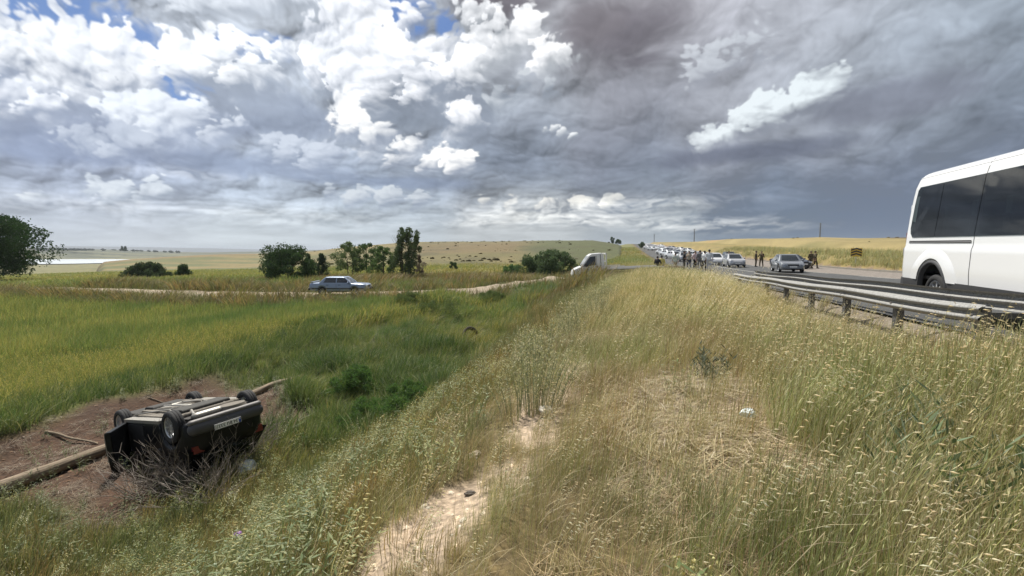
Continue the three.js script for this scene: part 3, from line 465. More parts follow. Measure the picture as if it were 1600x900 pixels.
const SEDAN = { rear: -2.3, front: 2.25, w: 1.78, R: 0.32, tyre: 0.2, wheels: [-1.35, 1.35], sill: [[-2.3, 0.44], [-2.1, 0.3], [-1.0, 0.25], [1, 0.23], [2.05, 0.26], [2.25, 0.36]], plan: [[-2.3, 0.78], [-2.2, 0.9], [-1.9, 0.97], [-1.3, 1], [1.3, 1], [1.8, 0.95], [2.1, 0.84], [2.25, 0.66]], top: [[-2.3, 0.82], [-2.22, 0.96], [-1.6, 1.0], [-1.2, 0.97], [0.9, 0.95], [1.6, 0.88], [2.1, 0.74], [2.25, 0.56]], cabin: { belt: 0.93, roof: 1.45, wb: 1.66, wr: 1.22, f0: 1.12, f1: 0.3, r0: -1.75, r1: -0.98 },
  panes: [[[-1.24, 0.12], [-0.2, 0.1], [-0.2, 0.86], [-0.86, 0.85]], [[-0.13, 0.1], [0.9, 0.08], [0.42, 0.74], [0.25, 0.86], [-0.13, 0.86]]], handles: [[-0.75, 0.82], [0.15, 0.82]], seams: [-0.17, 0.92], mirror: 0.8 };
const lampPair = (name, m, x, y, z, w, h, d) => [[name, m, box(d, h, w, x, y, z)], [name, m, box(d, h, w, x, y, -z)]];
const roundBox = (w, h, d, r, x = 0, y = 0, z = 0) => { const s = new THREE.Shape(), a = w / 2 - r, b = h / 2 - r; s.moveTo(-a, -h / 2); s.lineTo(a, -h / 2); s.quadraticCurveTo(w / 2, -h / 2, w / 2, -b); s.lineTo(w / 2, b); s.quadraticCurveTo(w / 2, h / 2, a, h / 2); s.lineTo(-a, h / 2); s.quadraticCurveTo(-w / 2, h / 2, -w / 2, b); s.lineTo(-w / 2, -b); s.quadraticCurveTo(-w / 2, -h / 2, -a, -h / 2); const g = new THREE.ExtrudeGeometry(s, { depth: d - 0.02, bevelEnabled: true, bevelSize: 0.01, bevelThickness: 0.01, bevelSegments: 1 }); g.translate(x, y, z - d / 2 + 0.01); return g; };
function plateTexture(text) {
  const c = document.createElement('canvas'); c.width = 512; c.height = 112; const k = c.getContext('2d'); k.fillStyle = '#e4e4df'; k.fillRect(0, 0, 512, 112); k.strokeStyle = '#222'; k.lineWidth = 5; k.strokeRect(3, 3, 506, 106); k.fillStyle = '#1d3f93'; k.fillRect(6, 6, 44, 100); k.fillStyle = '#eee'; k.font = 'bold 30px sans-serif'; k.fillText('TR', 8, 98); k.fillStyle = '#111'; k.font = 'bold 92px sans-serif'; k.fillText(text, 62, 90, 436);
  const t = new THREE.CanvasTexture(c); t.colorSpace = THREE.SRGBColorSpace; return t;
}
// ---- the overturned black hatchback
{
  const car = thing('overturned_car', 'black hatchback lying overturned on its roof on the bare soil', 'car');
  const black = phys(0.004, 0.0045, 0.006, 0.4, { clearcoat: 0.12, clearcoatRoughness: 0.2, specularIntensity: 0.4, bumpMap: gritBump, bumpScale: 0.002 }), dustM = std(0.3, 0.275, 0.24, 0.9, { map: gritMap }), alu = phys(0.5, 0.49, 0.46, 0.5, { metalness: 0.5, map: gritMap }), clad = std(0.06, 0.06, 0.065, 0.6);
  const cap = (r, l, sx, sy, x, y) => { const g = new THREE.CapsuleGeometry(r, l, 6, 16); g.rotateX(Math.PI / 2); g.scale(sx, sy, 1); g.translate(x, y, 0); return g; };
  const S = { ...HATCH, R: 0.345, plan: [[-2.02, 0.55], [-1.99, 0.68], [-1.94, 0.78], [-1.84, 0.88], [-1.65, 0.96], [-1.3, 1], [1.2, 1], [1.7, 0.95], [2.0, 0.82], [2.12, 0.62]], extra: [
    ...lampPair('tail_light', V_RED, -1.88, 0.86, 0.62, 0.2, 0.15, 0.16),
    ['rear_bumper', clad, cap(0.13, 1.3, 0.9, 1.05, -1.98, 0.43)],
    ['bumper_lip', std(0.22, 0.21, 0.21, 0.55, { map: gritMap }), cap(0.085, 1.36, 0.9, 0.7, -1.98, 0.29)],
    ['floor_pan', dustM, box(2.0, 0.05, 1.36, -0.02, 0.2, 0)],
    ['sill_panel', alu, box(1.9, 0.07, 0.2, 0, 0.235, 0.78)], ['sill_panel', alu, box(1.9, 0.07, 0.2, 0, 0.235, -0.78)],
    ['axle', V_UNDER, bar([-1.36, 0.3, -0.75], [-1.36, 0.3, 0.75], 0.05)], ['axle', V_UNDER, bar([1.34, 0.3, -0.75], [1.34, 0.3, 0.75], 0.04)],
    ['trailing_arm', dustM, bar([-1.36, 0.28, 0.5], [-0.7, 0.2, 0.55], 0.045)], ['trailing_arm', dustM, bar([-1.36, 0.28, -0.5], [-0.7, 0.2, -0.55], 0.045)],
    ['exhaust_pipe', alu, new THREE.TubeGeometry(new THREE.CatmullRomCurve3([[1.2, 0.15, 0.1], [0.4, 0.13, 0.06], [-0.7, 0.14, 0.1], [-1.1, 0.14, 0.3], [-1.5, 0.2, 0.42]].map((p) => new THREE.Vector3(...p))), 30, 0.035, 8)],
    ['silencer', alu, (() => { const g = new THREE.CapsuleGeometry(0.11, 0.42, 4, 12); g.rotateX(Math.PI / 2); g.scale(1, 0.7, 1); g.translate(-1.72, 0.21, 0.25); return g; })()],
    ['fuel_tank', std(0.07, 0.068, 0.062, 0.8, { map: gritMap }), roundBox(0.62, 0.16, 1.0, 0.06, -0.85, 0.17, 0)],
    ['spare_well', dustM, (() => { const g = new THREE.CylinderGeometry(0.33, 0.28, 0.14, 20); g.translate(-1.7, 0.24, -0.25); return g; })()],
    ['frame_rail', dustM, box(2.2, 0.06, 0.1, 0, 0.165, 0.42)], ['frame_rail', dustM, box(2.2, 0.06, 0.1, 0, 0.165, -0.42)],
    ...[0.3, 0.22, -0.3, -0.2, 0.62].map((z, i) => ['brake_line', i % 2 ? dustM : alu, new THREE.TubeGeometry(new THREE.CatmullRomCurve3([[1.15, 0.2, z], [0.6, 0.135, z + 0.04], [0, 0.13, z - 0.05 * i], [-0.6, 0.1, z * 0.8], [-1.2, 0.17, z * 1.2]].map((p) => new THREE.Vector3(...p))), 24, 0.014 + 0.006 * (i % 3), 6)]),
    ['heat_shield', alu, roundBox(0.9, 0.03, 0.34, 0.01, 0.3, 0.155, 0.05)], ['torsion_beam', dustM, bar([-1.3, 0.2, -0.6], [-1.3, 0.2, 0.6], 0.06)],
    ...[0.45, -0.45].map((z) => ['coil_spring', V_BLACK, bar([-1.36, 0.3, z], [-1.3, 0.5, z * 0.92], 0.07)]), ['gearbox', V_UNDER, roundBox(0.5, 0.2, 0.4, 0.08, 1.1, 0.2, 0.12)],
    ['engine_tray', V_UNDER, roundBox(0.8, 0.06, 1.2, 0.02, 1.5, 0.2, 0)],
    ['subframe', alu, joined([bar([1.05, 0.2, -0.4], [1.05, 0.2, 0.4], 0.05), bar([1.05, 0.2, 0.4], [1.34, 0.28, 0.66], 0.035), bar([1.05, 0.2, -0.4], [1.34, 0.28, -0.66], 0.035)])],
  ] };
  makeCar(car, S, { paint: black, rim: V_ALLOY });
  const plate = mesh('number_plate', new THREE.BoxGeometry(0.02, 0.115, 0.54), V_PLATE, car); plate.position.set(-2.115, 0.5, 0.06);
  const face = new THREE.PlaneGeometry(0.53, 0.11); const pf = mesh('plate_lettering', face, new THREE.MeshStandardMaterial({ map: plateTexture('34 BU 3337'), roughness: 0.5 }), plate); pf.rotation.y = -Math.PI / 2; pf.position.x = -0.0125;
  // the driver's door hangs open, swung out beside the front wheel
  const door = new THREE.Group(); door.name = 'front_door'; car.add(door); tag(door, 'front door hanging open with its inner trim showing');
  const sgn = 1, P = [[0, 0.3], [0.92, 0.28], [1.0, 0.6], [1.0, 0.96], [0.92, 0.98], [0.5, 1.4], [0.1, 1.44], [0.02, 0.96]], hole = [[0.12, 1.0], [0.82, 1.0], [0.47, 1.34], [0.14, 1.38]];
  const sh = new THREE.Shape(P.map((p) => new THREE.Vector2(...p))); sh.holes.push(new THREE.Path(hole.map((p) => new THREE.Vector2(...p))));
  const dg = new THREE.ExtrudeGeometry(sh, { depth: 0.07, bevelEnabled: true, bevelSize: 0.02, bevelThickness: 0.02, bevelSegments: 2 }); dg.translate(-1, 0, -0.035);
  mesh('door_panel', dg, black, door); mesh('door_trim', roundBox(0.8, 0.5, 0.05, 0.08, -0.5, 0.63, 0.08), clad, door); mesh('door_edge', box(0.03, 0.62, 0.02, -0.97, 0.62, 0.06), alu, door); mesh('door_edge', box(0.02, 0.62, 0.02, -0.88, 0.62, 0.066), alu, door);
  door.position.set(0.88, 0, sgn * 0.87); door.rotation.y = 0.62;
  // dark interior seen through the open side
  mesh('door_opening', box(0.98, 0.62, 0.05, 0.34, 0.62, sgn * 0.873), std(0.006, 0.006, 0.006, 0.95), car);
  const Rr = new THREE.Vector3(-6.8, -2.4, -9.9), Ff = new THREE.Vector3(-9.2, -2.9, -11.35), X = Ff.clone().sub(Rr).normalize(), up = new THREE.Vector3(0.03, -1, 0.0), Z = new THREE.Vector3().crossVectors(X, up).normalize(), Y = new THREE.Vector3().crossVectors(Z, X), B = new THREE.Matrix4().makeBasis(X, Y, Z);
  car.quaternion.setFromRotationMatrix(B); car.position.copy(Rr).addScaledVector(X, 1.36).addScaledVector(Y, -0.325); car.position.y -= 0.1;
}
// ---- the old silver-blue saloon on the dirt track
{
  const paint = phys(0.25, 0.31, 0.41, 0.32, { metalness: 0.3, clearcoat: 0.6 });
  const S = { rear: -2.18, front: 2.12, w: 1.66, R: 0.3, tyre: 0.17, crown: 0.005, wheels: [-1.22, 1.24], spokes: 8, sill: [[-2.18, 0.42], [-1.9, 0.32], [-1.0, 0.28], [1, 0.28], [1.9, 0.3], [2.12, 0.36]], plan: [[-2.18, 0.93], [-2.1, 0.97], [-1.6, 1], [1.7, 1], [2.0, 0.97], [2.12, 0.93]], top: [[-2.18, 0.86], [-2.1, 0.93], [-1.3, 0.95], [0.95, 0.9], [1.95, 0.84], [2.12, 0.74]], cabin: { belt: 0.9, roof: 1.39, wb: 1.58, wr: 1.26, f0: 0.98, f1: 0.42, r0: -1.5, r1: -1.0 },
    panes: [[[-1.12, 0.12], [-0.18, 0.12], [-0.18, 0.84], [-0.92, 0.84]], [[-0.1, 0.12], [0.86, 0.1], [0.48, 0.84], [-0.1, 0.84]]], handles: [[-0.8, 0.78], [0.1, 0.78]], seams: [-0.14, 0.88], mirror: 0.78, strip: [-2.0, 1.95, 0.52],
    extra: [['bumper', V_BLACK, roundBox(1.6, 0.14, 0.14, 0.04).rotateY(Math.PI / 2).translate(2.14, 0.46, 0)], ['bumper', V_BLACK, roundBox(1.6, 0.14, 0.14, 0.04).rotateY(Math.PI / 2).translate(-2.2, 0.48, 0)], ['grille', V_BLACK, box(0.03, 0.14, 0.8, 2.115, 0.66, 0)], ...lampPair('headlight', V_LAMP, 2.1, 0.66, 0.56, 0.3, 0.16, 0.06), ...lampPair('tail_light', V_RED, -2.165, 0.76, 0.56, 0.36, 0.16, 0.06), ['boot_spoiler', paint, roundBox(0.16, 0.05, 1.4, 0.02, -2.02, 1.0, 0)]] };
  const x = -13.35, z = -35, o = thing('saloon_car', 'old silver blue saloon parked on the dirt track before the trees', 'car', [x, landY(x, z) + 0.08, z], 0.03);
  makeCar(o, S, { paint });
}
// ---- cars on the highway
const SEDAN_FRONT = [...lampPair('headlight', V_LAMP, 2.08, 0.68, 0.6, 0.34, 0.15, 0.16), ['grille', V_BLACK, box(0.06, 0.13, 0.74, 2.215, 0.62, 0)], ['air_intake', V_BLACK, box(0.06, 0.13, 1.1, 2.18, 0.36, 0)], ['number_plate', V_PLATE, box(0.02, 0.11, 0.5, 2.262, 0.5, 0)], ...lampPair('tail_light', V_RED, -2.24, 0.82, 0.6, 0.36, 0.16, 0.08)];
const facing = (L, t, off = 0) => { const [x, z] = XZ(L, t); return [[x, roadY(t) + 0.005, z], Math.PI / 2 - YAW + Math.PI + off]; };
{
  const grey = phys(0.2, 0.215, 0.235, 0.3, { metalness: 0.45, clearcoat: 0.8 });
  const [p, a] = facing(12.8, 41.5, -0.1), o = thing('saloon_car', 'dark silver saloon facing the camera in the near lane, ahead of the queue', 'car', p, a);
  makeCar(o, { ...SEDAN, extra: SEDAN_FRONT }, { paint: grey });
  const mk = (name, label, col, S, pos) => { const c = thing(name, label, 'car', pos[0], pos[1]); return makeCar(c, S, { paint: phys(...col, 0.3, { metalness: 0.3, clearcoat: 0.8 }) }); };
  const hatchX = { ...HATCH, extra: [...lampPair('headlight', V_LAMP, 1.92, 0.7, 0.6, 0.32, 0.16, 0.16), ['grille', V_BLACK, box(0.06, 0.14, 0.8, 2.06, 0.56, 0)], ['number_plate', V_PLATE, box(0.02, 0.11, 0.5, 2.13, 0.46, 0)], ...lampPair('tail_light', V_RED, -1.96, 0.86, 0.64, 0.3, 0.17, 0.08)] };
  mk('hatchback_car', 'silver hatchback stopped behind the dark silver saloon, a camouflaged person beside it', [0.42, 0.43, 0.45], hatchX, facing(11.6, 55));
  mk('saloon_car', 'dark blue car half hidden behind the dark silver saloon', [0.018, 0.024, 0.045], { ...SEDAN, extra: SEDAN_FRONT }, facing(16.4, 52.2, 0.3));
  mk('hatchback_car', 'white car just right of the people in white shirts', [0.74, 0.75, 0.76], hatchX, facing(10.9, 62));
  // the jam up the hill: white, silver and dark cars, copies of one of each
  const W = mk('queue_car', 'small white car in the queue of traffic coming down the hill', [0.76, 0.77, 0.78], { ...SEDAN, extra: SEDAN_FRONT }, facing(12.4, 71)), Sv = mk('queue_car', 'small silver car in the queue of traffic coming down the hill', [0.4, 0.41, 0.43], hatchX, facing(8.8, 76)), Dk = mk('queue_car', 'small dark car in the queue of traffic coming down the hill', [0.03, 0.032, 0.038], hatchX, facing(16.6, 82));
  W.userData.group = 'white cars queueing on the hill'; Sv.userData.group = 'silver cars queueing on the hill'; Dk.userData.group = 'dark cars queueing on the hill';
  const R = rng(31);
  for (let t = 80; t < 330; t += 8.5 + 3 * R()) { const k = R(), src = k < 0.55 ? W : k < 0.85 ? Sv : Dk, [q, b] = facing(12.4 + 0.5 * (R() - 0.5), t, (R() - 0.5) * 0.08); copyOf(src, q, b); }
  for (let t = 90; t < 250; t += 11 + 9 * R()) { const k = R(), src = k < 0.65 ? W : k < 0.85 ? Sv : Dk, left = R() < 0.5, [q, b] = facing((left ? 8.6 : 16.6) + 0.6 * (R() - 0.5), t, (R() - 0.5) * 0.08), c = copyOf(src, q, b, src.userData.label.replace('in the queue of traffic coming down the hill', left ? 'standing on the guardrail side of the queue on the hill' : 'pulled over on the far shoulder beside the queue')); c.userData.group += left ? ', guardrail side' : ', far shoulder'; }
}
// ---- white minibus beside the guardrail
{
  const V = thing('minibus', 'white high-roof minibus with dark side windows parked by the guardrail', 'minibus');
  const white = phys(0.78, 0.79, 0.8, 0.28, { clearcoat: 0.8, clearcoatRoughness: 0.08 }), clad = std(0.045, 0.046, 0.05, 0.6), tint = phys(0.26, 0.3, 0.3, 0.02, { transmission: 1, thickness: 0, ior: 1.5, clearcoat: 0.3, clearcoatRoughness: 0.02 });
  const RE = -3.0, FR = 3.4, yTop = 2.74, BEL = 1.42, WT = 2.4, half = 1.02, wheelX = [-1.72, 1.72], R = 0.35;
  const sideZ = (y) => lin(y, [[0.3, 0.97], [0.5, 1.0], [0.78, 1.02], [1.18, 1.012], [1.24, 0.992], [1.42, 0.985], [2.0, 0.945], [2.4, 0.9], [2.58, 0.86], [2.68, 0.78], [2.725, 0.66]]);
  const endF = (x, y) => { const f = FR - 0.04 - (y > 1.0 ? (y - 1.0) * 0.62 : (1.0 - y) * -0.0) - (y > 1.0 ? 0.5 * sst(0.9, 1.2, y) : 0), r = RE + 0.03 * sst(1.2, 2.6, y) + 0.1 * sst(2.3, 2.74, y); return [r, f]; };
  const planK = (x, y) => { const [r, f] = endF(x, y), a = x - r, b = f - x, q = 0.22, k = (s) => s <= 0 ? 0.0 : s < q ? Math.sqrt(Math.max(0, 1 - (1 - s / q) ** 2)) : 1; return Math.min(0.86 + 0.14 * k(a), 0.72 + 0.28 * k(b * 0.55)); };
  const S = (x, y, sg) => { const [r, f] = endF(x, y), X = clamp(x, r, f); return [X, y, sg * sideZ(y) * planK(X, y)]; };
  const xs = []; for (let k = 0; k <= 90; k++) xs.push(mix(RE, FR, k / 90)); for (let k = 1; k < 12; k++) xs.push(RE + 0.02 * k); for (const w of wheelX) for (const e of [-0.472, -0.46, -0.4, -0.25, 0, 0.25, 0.4, 0.46, 0.472]) xs.push(w + e); xs.sort((a, b) => a - b);
  const arch = (x, lo) => { let y = lo; for (const w of wheelX) { const d = Math.abs(x - w) / 0.47; if (d < 1) y = Math.max(y, 0.4 + 0.52 * Math.sqrt(1 - d * d)); } return y; };
  const sheet = (y0, y1, n, sg, lowArch, x0 = -99, x1 = 99, off = 0) => { const X = [...(x0 > -99 ? [x0] : []), ...xs.filter((x) => x > x0 && x < x1), ...(x1 < 99 ? [x1] : [])], pos = [], idx = []; X.forEach((x, j) => { const lo = lowArch ? arch(x, y0) : y0; for (let i = 0; i <= n; i++) { const p = S(x, mix(lo, y1, i / n), sg); pos.push(p[0], p[1], p[2] + sg * off); if (i && j) { const k = j * (n + 1) + i, a = [k - n - 2, k - n - 1, k, k - n - 2, k, k - 1]; idx.push(...(sg > 0 ? a : [a[0], a[2], a[1], a[3], a[5], a[4]])); } } }); return G3(pos, idx); };
  const low = [], up = [];
  for (const sg of [1, -1]) { low.push(sheet(0.56, BEL, 14, sg, true)); up.push(sheet(WT, 2.725, 10, sg, false)); low.push(sheet(BEL, WT, 6, sg, false, RE - 0.01, RE + 0.42)); low.push(sheet(BEL, WT, 6, sg, false, 1.95, 2.1)); low.push(sheet(BEL, WT, 6, sg, false, 0.68, 0.86)); }
  // roof skin, rear wall and bonnet
  { const pos = [], idx = [], n = 10; xs.forEach((x, j) => { for (let i = 0; i <= n; i++) { const s = mix(-1, 1, i / n), p = S(x, 2.725, 1); pos.push(p[0], 2.725 + 0.05 * (1 - s * s), p[2] * s); if (i && j) { const k = j * (n + 1) + i; idx.push(k - n - 2, k, k - n - 1, k - n - 2, k - 1, k); } } }); up.push(G3(pos, idx)); }
  const wall = (xEnd, y0, y1, dir) => { const pos = [], idx = [], n = 10, m = 14; for (let j = 0; j <= m; j++) for (let i = 0; i <= n; i++) { const y = mix(y0, y1, j / m), p = S(xEnd, y, 1), s = mix(-1, 1, i / n); pos.push(p[0] + dir * 0.03 * (1 - s * s), y, p[2] * s); if (i && j) { const k = j * (n + 1) + i; idx.push(k - n - 2, k - n - 1, k, k - n - 2, k, k - 1); } } return G3(pos, idx); };
  low.push(wall(RE - 1, 0.56, 2.725, -1), wall(FR + 1, 0.56, 1.22, 1));
  up.push(wall(FR + 1, 2.3, 2.725, 1));
  mesh('body', joined(low), white, V); mesh('roof', joined(up), white, V);
  mesh('windscreen', wall(FR + 1, 1.23, 2.29, 1), tint, V);
  for (const sg of [1, -1]) {
    const pane = (x0, x1, cut) => { const P = cut ? [[x0 + 0.1, BEL - 0.02], [x1, BEL - 0.02], [x1, WT + 0.02], [x0 + 0.07, WT + 0.02], [x0 + 0.015, WT - 0.05], [x0, WT - 0.3], [x0 - 0.02, BEL + 0.17], [x0 + 0.01, BEL + 0.07]] : [[x0, BEL - 0.02], [x1, BEL - 0.02], [x1, WT + 0.02], [x0, WT + 0.02]];
      const s = new THREE.Shape(P.map((p) => new THREE.Vector2(...p))), g = new THREE.ExtrudeGeometry(s, { depth: 0.006, bevelEnabled: false }), q = g.attributes.position; for (let i = 0; i < q.count; i++) { const p = S(q.getX(i), q.getY(i), sg); q.setXYZ(i, p[0], p[1], p[2] + sg * (0.003 + q.getZ(i))); } g.computeVertexNormals(); return g; };
    mesh('side_window', pane(RE + 0.3, RE + 1.2, true), tint, V); mesh('side_window', pane(RE + 1.215, RE + 2.38, false), tint, V); mesh('side_window', pane(RE + 2.395, RE + 3.62, false), tint, V); mesh('side_window', pane(0.87, 1.94, false), tint, V);
    mesh('window_pillar', sheet(BEL - 0.01, WT + 0.01, 4, sg, false, RE + 1.14, RE + 1.28, -0.012), V_BLACK, V); mesh('window_pillar', sheet(BEL - 0.01, WT + 0.01, 4, sg, false, RE + 2.32, RE + 2.46, -0.012), V_BLACK, V);
    mesh('side_cladding', sheet(0.34, 0.57, 4, sg, true, RE - 0.01, wheelX[0] - 0.475, 0.012), clad, V); mesh('side_cladding', sheet(0.34, 0.585, 4, sg, true, wheelX[0] + 0.475, wheelX[1] - 0.475, 0.012), clad, V); mesh('side_cladding', sheet(0.34, 0.57, 4, sg, true, wheelX[1] + 0.475, FR, 0.012), clad, V);
    for (const w of wheelX) { const pos = [], idx = [], A = 28, m = 5; for (let j = 0; j <= A; j++) for (let i = 0; i <= m; i++) { const a = -0.06 + j / A * (Math.PI + 0.12), r = 0.43 + 0.1 * i / m, bul = 0.035 * Math.sin((i + 0.6) / (m + 0.6) * Math.PI), y = 0.4 + Math.sin(a) * (r + 0.05), x = w + Math.cos(a) * r, p = S(x, Math.max(y, 0.34), sg); pos.push(x, Math.max(y, 0.34), p[2] + sg * (bul - (i === 0 ? 0.05 : 0))); if (i && j) { const k = j * (m + 1) + i; idx.push(k - m - 2, k - m - 1, k, k - m - 2, k, k - 1); } } mesh('wheel_arch', G3(pos, idx), clad, V);
      const p2 = [], i2 = []; for (let j = 0; j <= A; j++) for (let i = 0; i <= m; i++) { const a = j / A * Math.PI, r = 0.53 + 0.2 * i / m, y = 0.42 + Math.sin(a) * (r + 0.05), x = w + Math.cos(a) * (r + 0.1 * i / m), p = S(x, Math.max(y, 0.57), sg), bul = 0.03 * Math.cos(i / m * Math.PI / 2); p2.push(x, Math.max(y, 0.57), p[2] + sg * (bul + (i === m ? -0.003 : 0.001))); if (i && j) { const k = j * (m + 1) + i; i2.push(k - m - 2, k - m - 1, k, k - m - 2, k, k - 1); } } mesh('arch_flare', G3(p2, i2), white, V);
      const liner = new THREE.CylinderGeometry(0.46, 0.46, 0.5, 24, 1, true, 0, Math.PI); liner.rotateX(Math.PI / 2); liner.rotateZ(Math.PI / 2 * 0); liner.rotateZ(Math.PI / 2); liner.rotateZ(-Math.PI / 2); liner.translate(w, 0.44, sg * 0.72); mesh('wheel_liner', liner, V_BLACK, V); mesh('wheel_well', box(0.96, 0.62, 0.02, w, 0.66, sg * 0.46), V_BLACK, V);
      addWheel(V, w, R, sg * 0.86, R, 0.22, 8, std(0.35, 0.36, 0.37, 0.5)); }
    mesh('slide_rail', sheet(1.285, 1.335, 2, sg, false, RE + 0.3, RE + 2.33, 0.006), V_BLACK, V); mesh('slide_rail_edge', sheet(1.3, 1.312, 1, sg, false, RE + 0.3, RE + 2.34, 0.011), std(0.3, 0.3, 0.31, 0.4), V);
    mesh('door_seam', sheet(0.58, BEL, 10, sg, false, RE + 2.382, RE + 2.394, 0.003), V_BLACK, V); mesh('door_seam', sheet(WT, 2.66, 4, sg, false, RE + 2.382, RE + 2.394, 0.003), V_BLACK, V); mesh('door_seam', sheet(0.58, BEL, 10, sg, false, 0.76, 0.772, 0.003), V_BLACK, V);
    mesh('roof_gutter', sheet(2.6, 2.62, 2, sg, false, RE + 0.14, 2.0, 0.008), std(0.55, 0.56, 0.57, 0.4), V);
    const lamp = box(0.1, 0.72, 0.07, RE + 0.02, 1.15, sg * 0.88); mesh('tail_light', lamp, V_RED, V);
    const hinge = new THREE.CapsuleGeometry(0.025, 0.09, 3, 8); hinge.translate(RE - 0.03, 2.02, sg * 0.84); mesh('hinge', hinge, white, V); const h2 = hinge.clone(); h2.translate(0, -0.85, 0.02 * sg); mesh('hinge', h2, white, V);
    mesh('headlight', box(0.24, 0.26, 0.34, FR - 0.2, 1.02, sg * 0.74), V_LAMP, V);
    const mir = roundBox(0.16, 0.34, 0.14, 0.05, 1.9, 1.6, sg * 1.14); mesh('wing_mirror', mir, V_BLACK, V);
  }
  mesh('rear_bumper', roundBox(1.86, 0.24, 0.16, 0.06).rotateY(Math.PI / 2).translate(RE + 0.0, 0.46, 0), clad, V); mesh('front_bumper', roundBox(1.86, 0.34, 0.2, 0.08).rotateY(Math.PI / 2).translate(FR - 0.06, 0.5, 0), clad, V);
  mesh('cabin_floor', box(5.9, 0.06, 1.86, 0.0, 0.62, 0), V_UNDER, V); mesh('chassis', box(5.4, 0.22, 1.0, 0, 0.42, 0), V_UNDER, V); mesh('grille', box(0.05, 0.3, 1.0, FR - 0.0, 0.86, 0), V_BLACK, V);
  mesh('headliner', box(4.9, 0.03, 1.5, -0.5, 2.6, 0), std(0.4, 0.4, 0.4, 0.9), V);
  const seatM = std(0.09, 0.095, 0.11, 0.9), coverM = std(0.5, 0.54, 0.58, 0.9), seat = joined([roundBox(0.46, 0.14, 0.44, 0.05, 0.1, 1.06, 0), roundBox(0.14, 0.66, 0.44, 0.06, -0.16, 1.42, 0)]), cover = roundBox(0.13, 0.3, 0.38, 0.05, -0.18, 1.86, 0);
  for (let k = 0; k < 5; k++) for (const z of [-0.66, -0.2, 0.62]) { const s = mesh('seat', seat, seatM, V); s.position.set(-2.5 + 0.83 * k, 0, z); mesh('seat_cover', cover, coverM, s); }
  mesh('window_sticker', box(0.13, 0.05, 0.002, RE + 1.2, 2.24, -0.93), V_PLATE, V);
  const [x, z] = XZ(6.68, 8.75); V.scale.y = 1.03; V.position.set(x, 0.0, z); V.rotation.y = Math.PI / 2 - YAW + Math.PI - 0.068; V.rotation.order = 'YXZ'; V.rotation.z = -0.012;
}
